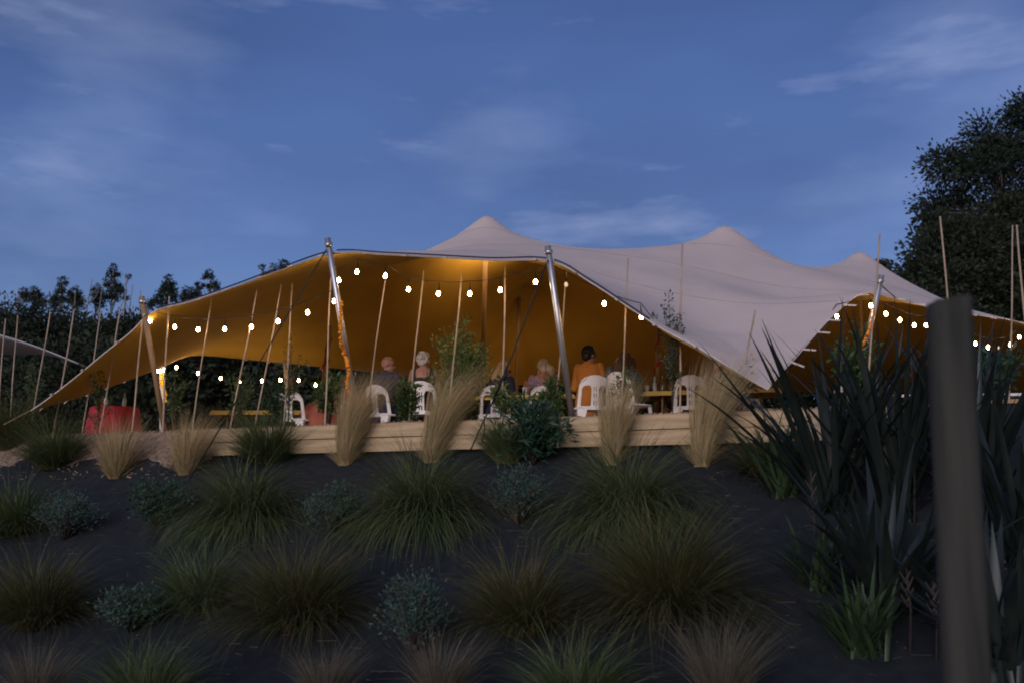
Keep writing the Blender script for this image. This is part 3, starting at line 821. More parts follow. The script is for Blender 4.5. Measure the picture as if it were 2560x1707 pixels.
def twiggy(label, px, bot, top, off, spread, n, size, m, seed):
    p = bedpoint(px, bot, off); h = bed_h(p, px, top); rr = random.Random(seed)
    root = thing('twiggy_sapling', label, 'sapling', p, 0, 'shrubs and saplings planted along the terrace edge')
    mb = MB(); cs = []
    for k in range(14):
        a = rr.uniform(0, 6.28); l = rr.uniform(.2, .5) * spread; z0 = h * rr.uniform(.1, .7); z1 = min(h, z0 + h * rr.uniform(.15, .4))
        P = [Vector((0, 0, z0 * .8)), Vector((math.cos(a) * l * .5, math.sin(a) * l * .5, (z0 + z1) / 2)), Vector((math.cos(a) * l, math.sin(a) * l, z1))]
        mb.tube(P, [.005, .004, .002], 4)
        for j in range(n // 14):
            t = rr.random(); q = P[0].lerp(P[1], t * 2) if t < .5 else P[1].lerp(P[2], t * 2 - 1)
            cs.append(tuple(q + Vector((rr.gauss(0, .02), rr.gauss(0, .02), rr.gauss(0, .02)))))
    mb.tube([Vector((0, 0, -.02)), Vector((.01, 0, h * .5)), Vector((-.01, 0, h))], [.010, .007, .002], 6)
    for j in range(n // 4): cs.append((rr.gauss(0, .03), rr.gauss(0, .03), h * rr.uniform(.3, 1)))
    mk('stems', mb, M_bark, root); mk('foliage', leaves(np.array(cs), size, seed), m, root, False)
twiggy('tall dark twiggy sapling tied to a stake before the empty chair', 1545, 955, 675, .35, .55, 620, .045, M_leafd, 600)
twiggy('bare twiggy sapling between the stakes left of the rust dress', 662, 960, 770, .5, .6, 330, .04, M_leaf, 601)
twiggy('thin sapling with sparse leaves in front of the timber pole', 395, 985, 850, .4, .6, 420, .05, M_leaf, 602)
twiggy('thin sapling among the stakes at the tent corner', 225, 985, 850, .5, .6, 420, .05, M_leaf, 603)
twiggy('wispy sapling in front of the hedge at the end of the bed', 60, 990, 820, .5, .7, 420, .05, M_leaf, 604)

# bamboo stakes
ST = [(12, 735, 0, 890), (40, 727, 28, 900), (115, 718, 80, 930), (170, 715, 125, 985), (232, 715, 200, 925), (278, 703, 245, 900), (328, 734, 309, 928), (388, 683, 375, 950), (487, 675, 450, 925),
      (590, 668, 545, 900), (647, 655, 585, 985), (672, 653, 655, 935), (760, 639, 751, 856), (885, 640, 848, 910), (973, 622, 943, 920), (1060, 633, 1046, 790), (1161, 613, 1153, 960), (1303, 613, 1282, 870),
      (1443, 596, 1430, 870), (1566, 562, 1561, 950), (1733, 715, 1703, 880), (2020, 540, 2008, 700), (2160, 500, 2176, 690), (2327, 520, 2322, 760), (2336, 520, 2354, 740)]
for i, (tx, ty, bx_, by) in enumerate(ST):
    off = .28 + .12 * (i % 3)
    Y = on_bed(tx, ty, off); a = V(tx, ty, Y); b = toground(a, V(bx_, by, Y), -.12)
    r = random.uniform(.010, .0135)
    pts = []; rad = []
    n = 11
    for k in range(n):
        q = b.lerp(a, k / (n - 1)) + Vector((math.sin(k * .7 + i) * .006, 0, 0))
        for dz, kk in ((-.012, 1), (0, 1.22), (.012, 1)):
            d = (a - b).normalized(); pts.append(q + d * dz); rad.append(r * kk * (1.1 - .25 * k / n))
    o = mk('bamboo_stake', MB().tube(pts, rad, 7), M_bamboo, None, True, b)
    tag(o, 'thin pale bamboo stake pushed upright into the bed along the terrace edge', 'stake', 'bamboo stakes along the terrace edge')

# ------------------------------------------------------------------ flax
def flax(label, base, n, hmin, hmax, m, seed, spread=.55, width=.055, lean=(0, 0)):
    rr = random.Random(seed); root = thing('flax_plant', label, 'flax', base)
    for i in range(n):
        az = rr.uniform(0, 6.28); th = spread * rr.random() ** .7 + .05; ln = rr.uniform(hmin, hmax); dr = rr.uniform(.05, .65) * (1.5 if rr.random() < .2 else 1)
        x = rr.gauss(0, .07); y = rr.gauss(0, .07); z = -.04; seg = 9; wd = width * rr.uniform(.75, 1.25); tw = rr.gauss(0, .5)
        vs = []; fs = []
        for k in range(seg + 1):
            s = k / seg; t = th + dr * s ** 2
            pr = wd * (.45 + .75 * math.sin(math.pi * min(1, s * .75 + .16))) * (1 - s ** 4) * .62 + .0015
            sa = az + math.pi / 2 + tw * s
            side = Vector((math.cos(sa), math.sin(sa), 0)); nrm = Vector((-math.cos(az) * math.cos(t), -math.sin(az) * math.cos(t), math.sin(t)))
            c = Vector((x, y, z))
            fold = .35 * (1 - .6 * s)
            vs += [c + side * pr + nrm * pr * fold, c, c - side * pr + nrm * pr * fold]
            ds = ln / seg
            x += (math.sin(t) * math.cos(az) + lean[0] * s) * ds; y += (math.sin(t) * math.sin(az) + lean[1] * s) * ds; z += math.cos(t) * ds
            if k < seg:
                a = k * 3; fs += [(a, a + 1, a + 4, a + 3), (a + 1, a + 2, a + 5, a + 4)]
        mk('leaf', (vs, fs, None), m, root)
    return root
flax('dark bronze flax with tall sword leaves at the end of the pine boards', hit(1905, 1170), 83, 1.22, 2.26, M_flax, 1, .75, .042, (-.05, 0))
flax('dark flax with upright leaves in front of the bright steel pole', hit(2060, 1190), 83, 1.34, 2.32, M_flax, 2, .6, .042)
flax('dark flax fanning out behind the fence post', hit(2250, 1180), 72, 1.22, 2.20, M_flax, 3, .6, .042)
flax('dark flax at the right hand end of the bank', hit(2350, 1300), 60, 1.10, 1.95, M_flax, 4, .7, .042)
flax('dark flax low on the bank with broad spreading leaves before the post', hit(2040, 1420), 60, 0.98, 1.65, M_flax, 5, .95, .055)
flax('green leaved flax between the bronze flax and the boards', hit(1800, 1140), 27, 0.67, 1.16, M_flaxg, 6, .6, .045)
flax('low green strap leaved clump at the foot of the bronze flax', hit(1990, 1500), 81, 0.43, 0.76, M_flaxg, 7, .8, .026)
flax('small green strap leaved clump mid bank under the bronze flax', hit(1875, 1345), 35, 0.43, 0.73, M_flaxg, 8, .8, .03)
flax('dark flax low on the bank beyond the fence post', hit(2330, 1560), 54, 0.85, 1.46, M_flax, 9, .9, .05)
for px, py, top, lab in ((2090, 1500, 1305, 'reddish flower stalk beside the low green clump'), (2150, 1520, 1330, 'short reddish flower stalk left of the fence post'), (2100, 1210, 790, 'tall grey flower stalk rising from the upright flax'),
                         (1870, 1330, 1080, 'thin grey stalk standing over the small green clump')):
    p = hit(px, py); q = V(px - 8, top, p.y)
    d = q - p; root = thing('flower_stalk', lab, 'flower stalk', p)
    mk('stem', MB().tube([Vector((0, 0, -.03)), d * .5 + Vector((.02, 0, 0)), d], [.011, .009, .004], 6), M_stalk, root)
    for k in range(6):
        t = .55 + .4 * k / 6; s = 1 if k % 2 else -1
        mk('seed_head', MB().caps(d * t, d * t + Vector((s * .05, 0, .09)), .012, .005, 6), M_stalk, root)

# ------------------------------------------------------------------ fence post, close to the camera
pt, pb = V(2180, 690, 3.2), V(2222, 1568, 3.2); pb = toground(pt, pb, ground(V(2222, 1568, 3.2).x, 3.2) - .1)
mb = MB(); vs = []; fs = []; nr, ns = 40, 28
for j in range(nr):
    t = j / (nr - 1); c = pb.lerp(pt, t)
    for k in range(ns):
        a = 2 * math.pi * k / ns
        r = .071 * (1 + .05 * noise.noise((math.cos(a) * 2, math.sin(a) * 2, t * 3)) + .03 * noise.noise((math.cos(a) * 6, math.sin(a) * 6, t * 1.5)))
        z = 0 if j < nr - 1 else .012 * noise.noise((math.cos(a) * 3, math.sin(a) * 3, 7)) + .012 * math.cos(a)
        vs.append(c + Vector((math.cos(a) * r, math.sin(a) * r, z)) - pb)
for j in range(nr - 1):
    for k in range(ns): fs.append((j * ns + k, j * ns + (k + 1) % ns, (j + 1) * ns + (k + 1) % ns, (j + 1) * ns + k))
fs.append(tuple((nr - 1) * ns + k for k in range(ns)))
root = thing('fence_post', 'weathered round timber fence post standing close before the flax', 'post', pb)
o = mk('shaft', (vs, fs, None), M_post, root)

# ------------------------------------------------------------------ chairs
def sheet(fn, nu, nv, keep, thick):
    """grid sheet of quads where keep(u,v), thickened"""
    bm = bmesh.new(); g = {}
    for j in range(nv + 1):
        for i in range(nu + 1):
            g[i, j] = bm.verts.new(fn(i / nu * 2 - 1, j / nv))
    for j in range(nv):
        for i in range(nu):
            if keep((i + .5) / nu * 2 - 1, (j + .5) / nv):
                bm.faces.new((g[i, j], g[i + 1, j], g[i + 1, j + 1], g[i, j + 1]))
    bmesh.ops.delete(bm, geom=[v for v in bm.verts if not v.link_faces], context='VERTS')
    bmesh.ops.smooth_vert(bm, verts=[v for v in bm.verts if any(e.is_boundary for e in v.link_edges)], factor=.5, use_axis_x=True, use_axis_y=True, use_axis_z=True)
    bmesh.ops.recalc_face_normals(bm, faces=bm.faces)
    bmesh.ops.solidify(bm, geom=list(bm.faces), thickness=thick)
    bmesh.ops.recalc_face_normals(bm, faces=bm.faces)
    return bm
def bmobj(name, bm, m, parent, smooth=True):
    me = bpy.data.meshes.new(name); bm.to_mesh(me); bm.free(); me.materials.append(m)
    me.polygons.foreach_set('use_smooth', np.full(len(me.polygons), smooth, dtype=bool))
    o = bpy.data.objects.new(name, me); COL.objects.link(o); o.parent = parent
    return o
def make_chair():
    # faces +Y ; back toward -Y. The back is one moulding with two open windows and a slotted middle splat.
    root = thing('plastic_chair', 'chair', 'chair')
    def bfn(u, v):
        z = .355 + .50 * v
        hw = .235 - .030 * v
        if v > .74: hw *= math.sqrt(max(0.03, 1 - ((v - .74) / .30) ** 2 * .62))
        x = u * hw
        y = -.20 - .075 * v + .075 * (x / .2) ** 2
        k_ = min(1, max(0, (v - .45) / .55)); zz = z - .085 * abs(u) ** 3 * k_ * k_
        return (x, y, zz)
    def keep(u, v):
        a = abs(u)
        if .27 < a < .80 and .02 < v < .70:
            # window between splat and side rail, rounded at its ends
            cu, cv = (a - .535) / .265, (v - .36) / .34
            if cu * cu * .55 + cv ** 4 < 1.0 and abs(cu) ** 3 + abs(cv) ** 3 < 1.35: return False
        if .065 < a < .115 and (.10 < v < .24 or .32 < v < .46 or .54 < v < .66): return False
        return True
    bmobj('backrest', sheet(bfn, 40, 36, keep, .016), M_chair, root)
    def sfn(u, v):
        hw = .225 + .012 * v; x = u * hw; y = -.21 + .43 * v
        if v > .8: x *= math.sqrt(max(.05, 1 - ((v - .8) / .2) ** 2 * .35))
        z = .395 - .02 * math.cos(u * 1.2) * math.sin(math.pi * min(1, v * 1.1)) - (.025 * max(0, (v - .82) / .18) ** 2)
        return (x, y, z)
    bmobj('seat', sheet(sfn, 16, 16, lambda u, v: True, .018), M_chair, root)
    mb = MB().tube([(x, y, .377) for x, y in ((-.225, -.2), (-.232, .2), (-.17, .225), (.17, .225), (.232, .2), (.225, -.2))], .016, 6)
    mk('seat_rim', mb, M_chair, root)
    for sx in (-1, 1):
        mk('leg', MB().add([(sx * .235, .215, .39), (sx * .165, .225, .39), (sx * .185, .265, 0), (sx * .225, .262, 0), (sx * .225, .15, .38), (sx * .19, .20, .38), (sx * .19, .245, 0), (sx * .22, .235, 0)],
                           [(0, 1, 2, 3), (4, 7, 6, 5), (0, 3, 7, 4), (1, 5, 6, 2), (3, 2, 6, 7), (0, 4, 5, 1)]), M_chair, root, False)
        mk('leg', MB().add([(sx * .235, -.175, .40), (sx * .10, -.205, .40), (sx * .215, -.30, 0), (sx * .262, -.285, 0), (sx * .235, -.12, .38), (sx * .13, -.185, .38), (sx * .215, -.275, 0), (sx * .255, -.25, 0)],
                           [(0, 1, 2, 3), (4, 7, 6, 5), (0, 3, 7, 4), (1, 5, 6, 2), (3, 2, 6, 7), (0, 4, 5, 1)]), M_chair, root, False)
    mk('cross_bar', MB().box((0, -.205, .375), (.36, .014, .05)), M_chair, root, False)
    return root
CH0 = make_chair(); used = [False]
def chair(label, loc, rz):
    if not used[0]:
        c = CH0; used[0] = True
    else:
        c = dup(CH0)
    c.location = loc; c.scale = (1.14, 1.04, 1.04); c.rotation_euler = (0, 0, R(rz)); c['label'] = label; c['category'] = 'chair'; c['group'] = 'white plastic chairs under the tent'
    return c
def cpos(px, py, z=.89):
    p = Vz(px, py, z); return (p.x, p.y + .27, 0.012)
CH = [(685, 932, -18, 'white plastic chair behind the rust dress, beside the ribboned rear pole'),
      (783, 934, 10, 'white plastic chair holding the person in the coral top'),
      (878, 893, -34, 'white plastic chair under the man in the navy suit'),
      (974, 885, -4, 'white plastic chair of the grey haired woman'),
      (1138, 893, -8, 'white plastic chair of the long haired blonde woman'),
      (1243, 890, 4, 'white plastic chair of the ponytailed woman, half hidden by a shrub'),
      (1347, 883, 12, 'white plastic chair beside the man in orange, under the navy shawl'),
      (1408, 868, 6, 'white plastic chair behind the woman in the navy shawl'),
      (1446, 853, -52, 'empty white chair turned sideways beside the feather grass'),
      (1590, 862, -6, 'empty white chair squarely facing the yellow table'),
      (1716, 893, 158, 'white chair turned round near the ground corner of the canopy'),
      (1922, 884, 20, 'white chair seen through the bronze flax leaves'),
      (1978, 895, -10, 'white chair behind the upright flax in the right bay'),
      (2195, 893, 0, 'white chair behind the fence post')]
CHP = {}
SEAT = {'bald': (-2.13, 16.5), 'grey': (-1.45, 16.1), 'blonde': (-.26, 16.6), 'pony': (.52, 16.65), 'shawl': (1.60, 15.68), 'coral': (-3.2, 19.0), 'rust': (-3.78, 17.35)}
CFIX = {k: (*SEAT[n], .012) for k, n in ((0, 'rust'), (1, 'coral'), (2, 'bald'), (3, 'grey'), (4, 'blonde'), (5, 'pony'), (7, 'shawl'))}
CFIX[6] = (1.23, 15.42, .012)
for i, (px, py, rz, lab) in enumerate(CH):
    p = cpos(px, py); p = CFIX.get(i, p); CHP[i] = p
    if i in (11, 12, 13): p = (V(px, py, 16.5).x, 16.5 + .3 * (i - 11), .012)
    chair(lab, p, rz)

# ------------------------------------------------------------------ tables
def cloth_box(w_, d_, h, drop, m, parent, seed):
    rr = random.Random(seed); n = 26
    per = []
    for k in range(n): per.append((-w_ / 2 + w_ * k / n, -d_ / 2))
    for k in range(12): per.append((w_ / 2, -d_ / 2 + d_ * k / 12))
    for k in range(n): per.append((w_ / 2 - w_ * k / n, d_ / 2))
    for k in range(12): per.append((-w_ / 2, d_ / 2 - d_ * k / 12))
    vs = []; fs = []; N_ = len(per); rows = 7
    for j in range(rows):
        t = j / (rows - 1)
        for k, (x, y) in enumerate(per):
            wob = math.sin(k * 1.9 + seed) * .022 * t + rr.gauss(0, .003) * t
            s = 1 + (.012 + wob / max(w_, .5)) * 1.0
            fl = .05 * t
            l = math.hypot(x, y); vs.append((x + x / l * (fl * .6 + wob), y + y / l * (fl * .6 + wob), h - drop * t + (0 if j else .002)))
    for j in range(rows - 1):
        for k in range(N_): fs.append((j * N_ + k, (j + 1) * N_ + k, (j + 1) * N_ + (k + 1) % N_, j * N_ + (k + 1) % N_))
    fs.append(tuple(range(N_)))
    return (vs, fs, None)
def table(label, cx, cy, w_, d_, rz, seed, drop=.16, m=None, clab=None):
    root = thing('trestle_table', label, 'table', (cx, cy, 0), rz, 'tables under the tent')
    mk('table_top', MB().box((0, 0, .725), (w_ - .03, d_ - .03, .03)), M_wood, root, False)
    for sx in (-1, 1):
        for sy in (-1, 1): mk('leg', MB().tube([(sx * (w_ / 2 - .25), sy * (d_ / 2 - .12), 0), (sx * (w_ / 2 - .28), sy * (d_ / 2 - .16), .71)], .02, 8), M_wood, root)
    c = mk('tablecloth', cloth_box(w_, d_, .745, drop, m or M_yellow, None, seed), m or M_yellow, None)
    c.location = (cx, cy, 0); c.rotation_euler = (0, 0, rz); tag(c, clab, 'tablecloth')
    return root
t1 = Vz(1575, 893, .745); table('trestle table behind the empty white chairs', t1.x + .50, t1.y + .45, 2.1, .8, R(-14), 1, .07, None, 'yellow tablecloth laid with bottles behind the empty chairs')
t2 = Vz(1160, 905, .745); table('trestle table in front of the blonde and ponytailed women', t2.x - .1, t2.y + .55, 2.6, .8, R(-8), 2, .07, None, 'yellow tablecloth in front of the blonde and ponytailed women')
t3 = Vz(600, 942, .745); table('trestle table standing beyond the twiggy sapling at the far side', t3.x, t3.y + .4, 1.9, .8, R(0), 3, .08, None, 'yellow tablecloth on the far table with the teal cup')
t4 = V(2000, 905, 18.5); table('long trestle table in the right hand bay', t4.x + 1.0, 18.5, 3.2, .8, R(-20), 5, .09, None, 'yellow tablecloth on the long table seen behind the flax')
# red table
rt = Vz(236, 929, .75)
root = thing('round_table', 'small round table hidden under a red cloth', 'table', (rt.x + .05, rt.y + .45, 0))
mk('table_top', MB().loft([((0, 0, .71), .40, .40), ((0, 0, .735), .40, .40)], 24), M_wood, root)
mk('leg', MB().tube([(0, 0, 0), (0, 0, .72)], .04, 10), M_steel, root); mk('base', MB().loft([((0, 0, 0), .28, .28), ((0, 0, .02), .28, .28), ((0, 0, .04), .05, .05)], 20), M_steel, root)
vs = []; fs = []; n = 72
for j, (r, z) in enumerate([(.0, .742), (.30, .743), (.405, .742), (.42, .72), (.44, .55), (.47, .3), (.50, .02)]):
    for k in range(n):
        a = 2 * math.pi * k / n; q = max(0, j - 2) / 4
        rr_ = r + q * .05 * math.sin(a * 11 + .8 * math.sin(a * 3)); vs.append((rr_ * math.cos(a), rr_ * math.sin(a), z))
for j in range(6):
    for k in range(n): fs.append((j * n + k, j * n + (k + 1) % n, (j + 1) * n + (k + 1) % n, (j + 1) * n + k))
o = mk('tablecloth', (vs, fs, None), M_red); o.location = root.location; tag(o, 'crimson tablecloth hanging in folds to the ground at the left corner', 'tablecloth')
RT = Vector(root.location)
def bottle(label, p, h, r, m, cat_='bottle', name='bottle'):
    o = mk(name, MB().loft([((0, 0, 0), r * .9, r * .9), ((0, 0, .01), r, r), ((0, 0, h * .55), r, r), ((0, 0, h * .68), r * .55, r * .55), ((0, 0, h * .75), r * .36, r * .36), ((0, 0, h * .97), r * .34, r * .34), ((0, 0, h), r * .40, r * .40)], 14), m)
    o.location = p; return tag(o, label, cat_)
def cup(label, p, h, r, m, cat_='cup', name='cup'):
    o = mk(name, MB().loft([((0, 0, 0), r * .75, r * .75), ((0, 0, h * .5), r * .88, r * .88), ((0, 0, h), r, r), ((0, 0, h * .98), r * .9, r * .9), ((0, 0, h * .2), r * .7, r * .7)], 14), m)
    o.location = p; return tag(o, label, cat_)
cup('red can standing on the crimson tablecloth', (RT.x - .18, RT.y - .2, .744), .15, .045, M_redcan, 'can', 'drink_can')
bottle('clear bottle next to the red can on the crimson tablecloth', (RT.x - .09, RT.y - .22, .744), .24, .036, M_glassy)
bottle('clear bottle standing alone on the crimson tablecloth', (RT.x + .2, RT.y - .1, .744), .26, .036, M_glassy)
def on_table(px, py, z=.747): return Vz(px, py, z)
q = Vector((t1.x, t1.y + .42, .747))
bottle('slim green bottle on the yellow cloth behind the empty chairs', (q.x - .28, q.y + .12, .747), .30, .037, M_glassg)
bottle('clear bottle on the yellow cloth behind the empty chairs', (q.x - .40, q.y + .2, .747), .28, .036, M_glassy)
cup('short glass on the yellow cloth behind the empty chairs', (q.x - .55, q.y, .747), .11, .034, M_glassy, 'glass', 'drinking_glass')
cup('wooden bowl on the yellow cloth behind the empty chairs', (q.x - .10, q.y - .05, .747), .08, .10, M_wood, 'bowl', 'bowl')
q = Vector((t2.x, t2.y + .5, .747))
cup('pale candle glass on the yellow cloth beside the ponytailed woman', (V(1206, 900, q.y - .2).x, q.y - .2, .747), .15, .045, M_polewhite, 'candle glass', 'candle_glass')
cup('teal cup on the far yellow table', (V(661, 935, t3.y + .25).x, t3.y + .25, .747), .15, .07, M_teal)
bottle('small clear bottle on the far yellow table', (V(628, 935, t3.y + .4).x, t3.y + .4, .747), .22, .035, M_glassy)
# bar counter at the right
b0 = V(2240, 870, 19.5)
root = thing('bar_counter', 'long bar counter with a bright steel edge behind the fence post', 'bar', (b0.x, 19.5, 0), R(-6))
mk('counter_top', MB().box((0, 0, 1.085), (3.4, .7, .05)), M_steelbar, root, False)
for k in range(5): mk('front_panel', MB().box((-1.32 + .66 * k, -.28, .52), (.645, .025, .96)), M_wood, root, False)
for sx in (-1, 1): mk('end_panel', MB().box((sx * 1.66, .02, .53), (.03, .56, 1.05)), M_wood, root, False)

# ------------------------------------------------------------------ people
SKIN = {'fair': mat('fair_skin', (.36, .20, .155), (.31, .16, .125), .55, 12), 'tan': mat('tan_skin', (.36, .19, .12), (.31, .16, .10), .55, 12)}
def hairmat(n, c): return mat(n, c, tuple(x * .55 for x in c), .55, attr=True)
H_grey = hairmat('grey_hair', (.50, .47, .46)); H_blonde = hairmat('blonde_hair', (.52, .36, .20)); H_dark = hairmat('black_hair', (.018, .014, .012))
H_brown = hairmat('brown_hair', (.12, .07, .04)); H_ginger = hairmat('ginger_hair', (.42, .20, .09)); H_ash = hairmat('ash_blonde_hair', (.48, .38, .27))
def cm(n, c, c2=None, scale=7, rough=.8): return mat(n, c, c2, rough, scale)
C_navy = cm('navy_suit_cloth', (.018, .026, .06)); C_black = cm('black_spotted_cloth', (.012, .013, .014), (.03, .03, .03), 60)
C_navy2 = cm('navy_knit', (.02, .028, .055)); C_mauve = cm('mauve_patterned_cloth', (.42, .26, .30), (.10, .08, .14), 38); C_orange = cm('orange_kurta_cloth', (.50, .20, .035), (.42, .16, .03))
C_shawl = cm('navy_embroidered_cloth', (.018, .030, .07), (.10, .14, .14), 45); C_teal = cm('teal_cloth', (.02, .17, .20), (.02, .12, .16)); C_rust = cm('rust_dress_cloth', (.42, .13, .085), (.30, .085, .06), 5)
C_coral = cm('coral_cloth', (.62, .10, .10)); C_dark = cm('charcoal_cloth', (.02, .02, .022)); C_beige = cm('peach_cloth', (.50, .28, .18)); C_trim = cm('pale_trim', (.55, .5, .42), (.2, .2, .25), 60)
M_eye = mat('dark_eye', (.01, .01, .01), None, .2); M_lens = mat('dark_lens', (.01, .01, .012), None, .15); M_gold = mat('gold', (.8, .6, .25), None, .3, metal=.8)
def rem(o, vox, it=3):
    r = o.modifiers.new('remesh', 'REMESH'); r.mode = 'VOXEL'; r.voxel_size = vox; r.use_smooth_shade = True
    s = o.modifiers.new('smooth', 'SMOOTH'); s.factor = .5; s.iterations = it

def person(label, loc, rz, lean=6, side=0, yaw=0, nod=0, skin='fair', hair=None, top=None, legs=None, style='long', scale=1.0, hairstyle='short', arms=None, extra=None, twist=0, detail=True):
    scale *= 1.07
    root = thing('person', label, 'person', loc, R(rz))
    root.scale = (scale,) * 3
    HIP = Vector((0, 0, .50))
    MT = Matrix.Rotation(R(twist), 3, 'Z') @ Matrix.Rotation(R(side), 3, 'Y') @ Matrix.Rotation(-R(lean), 3, 'X')
    T = lambda p: HIP + MT @ (Vector(p) - HIP)
    sk = SKIN[skin]
    def torso(mb, g, z0=.47, z1=1.10, back=True):
        secs = [(.44, .16, .125), (.50, .178, .14), (.58, .168, .128), (.68, .145, .108), (.80, .150, .112), (.92, .168, .118), (.99, .175, .108), (1.035, .165, .088), (1.065, .115, .070), (1.09, .066, .060)]
        rings = []
        for z, rx, ry in secs:
            if z0 <= z <= z1:
                rings.append((T((0, -.012 * math.sin((z - .45) * 4), z)), rx + g, ry + g))
        mb.loft(rings, 20)
    SH = [T((s * .165, 0, 1.015)) for s in (-1, 1)]
    arms = arms or {}
    EL = [Vector(arms.get('e' + 'lr'[i], T((s * .235, .06, .74)))) for i, s in enumerate((-1, 1))]
    WR = [Vector(arms.get('w' + 'lr'[i], T((s * .13, .30, .72)))) for i, s in enumerate((-1, 1))]
    KN = [Vector((s * .11, .43, .49)) for s in (-1, 1)]; AN = [Vector((s * .11, .43, .09)) for s in (-1, 1)]
    HS = 1.09
    hc = T((0, .012, 1.185)); MH = MT @ Matrix.Rotation(R(yaw), 3, 'Z') @ Matrix.Rotation(-R(nod), 3, 'X') * HS
    H = lambda p: hc + MH @ Vector(p)
    # body, one continuous surface
    b = MB(); torso(b, 0)
    b.caps(T((0, -.005, 1.05)), T((0, .008, 1.15)), .056, .053)
    b.ell(H((0, -.012, .025)), (.074, .094, .098), MH, 18, 12); b.ell(H((0, .026, -.045)), (.057, .066, .070), MH); b.ell(H((0, .052, -.088)), (.030, .026, .022), MH)
    b.caps(H((0, .084, .02)), H((0, .106, -.022)), .009, .014)
    b.ell(H((0, .088, -.058)), (.022, .010, .009), MH)
    for s in (-1, 1):
        b.ell(H((s * .077, -.008, -.005)), (.010, .019, .032), MH); b.caps(H((s * .028, .083, .028)), H((s * .05, .072, .026)), .010, .008)
    for i, s in enumerate((-1, 1)):
        b.caps(SH[i], EL[i], .048, .038); b.caps(EL[i], WR[i], .038, .026)
        d = (WR[i] - EL[i]).normalized(); pal = WR[i] + d * .05
        b.caps(WR[i], pal + d * .03, .026, .030)
        sdv = d.cross(Vector((0, 0, 1)) if abs(d.z) < .8 else Vector((0, 1, 0))).normalized()
        bend = Vector((0, 0, -1)) if abs(d.z) < .8 else Vector((0, 1, 0))
        for k, fl_ in enumerate((.062, .072, .068, .052)):
            a = pal + d * .035 + sdv * (k - 1.5) * .019
            m1 = a + d * fl_ * .55 + bend * .008; b.caps(a, m1, .0095, .009, 8); b.caps(m1, m1 + (d * .6 + bend * .8) * fl_ * .5, .009, .008, 8)
        th = WR[i] + d * .03 - sdv * s * .022
        b.caps(th, th - sdv * s * .028 + d * .03, .012, .010, 8); b.caps(th - sdv * s * .028 + d * .03, th - sdv * s * .03 + d * .06, .010, .009, 8)
        b.caps(Vector((s * .085, 0, .52)), KN[i], .085, .058); b.caps(KN[i], AN[i], .056, .038)
        b.caps(AN[i] + Vector((0, -.03, -.045)), AN[i] + Vector((0, .14, -.055)), .040, .032)
    ob = mk('body', b, sk, root); rem(ob, .010 if detail else .014, 2)
    for s in (-1, 1): mk('eye', MB().ell(H((s * .03, .082, .012)), (.012, .008, .007), MH, 8, 6), M_eye, root)
    # clothes
    if top:
        c = MB(); g = .016
        if style == 'halter':
            torso(c, g, .47, .93)
            for q in (-1, 1):
                c.tube([T((q * .13, -.085, .86)), T((q * .135, -.085, .94)), T((q * .125, -.06, 1.02)), T((q * .115, .0, 1.065)), T((q * .11, .06, 1.03)), T((q * .10, .10, .92))], [.045, .038, .030, .030, .034, .045], 10)
        elif style == 'oneshoulder':
            torso(c, g, .47, .95); c.loft([(T((-.04, -.02, .9)), .13, .115), (T((-.12, 0, 1.03)), .055, .085), (T((-.11, .005, 1.055)), .03, .05)], 14); c.caps(SH[0], SH[0].lerp(EL[0], .35), .064, .058)
        else:
            torso(c, g, .44, 1.07)
            fr = {'long': 1.0, 'short': .45}[style if style in ('long', 'short') else 'long']
            for i in (0, 1):
                if fr >= 1:
                    c.caps(SH[i], EL[i], .066, .055); c.caps(EL[i], EL[i].lerp(WR[i], .95), .055, .042)
                else: c.caps(SH[i], SH[i].lerp(EL[i], .75), .066, .060)
        ob = mk('top', c, top, root); rem(ob, .012, 3)
    if legs:
        c = MB()
        if style == 'gown' or legs == top:
            c.loft([((0, 0, .56), .19, .16), ((0, .06, .50), .21, .22), ((0, .17, .36), .24, .33), ((0, .2, .12), .28, .38), ((0, .2, .015), .30, .40)], 22)
        for i, s in enumerate((-1, 1)):
            c.caps(Vector((s * .085, 0, .525)), KN[i], .102, .076); c.caps(KN[i], AN[i] + Vector((0, 0, .02)), .076, .06)
        ob = mk('trousers' if legs != top else 'skirt', c, legs, root); rem(ob, .014, 3)
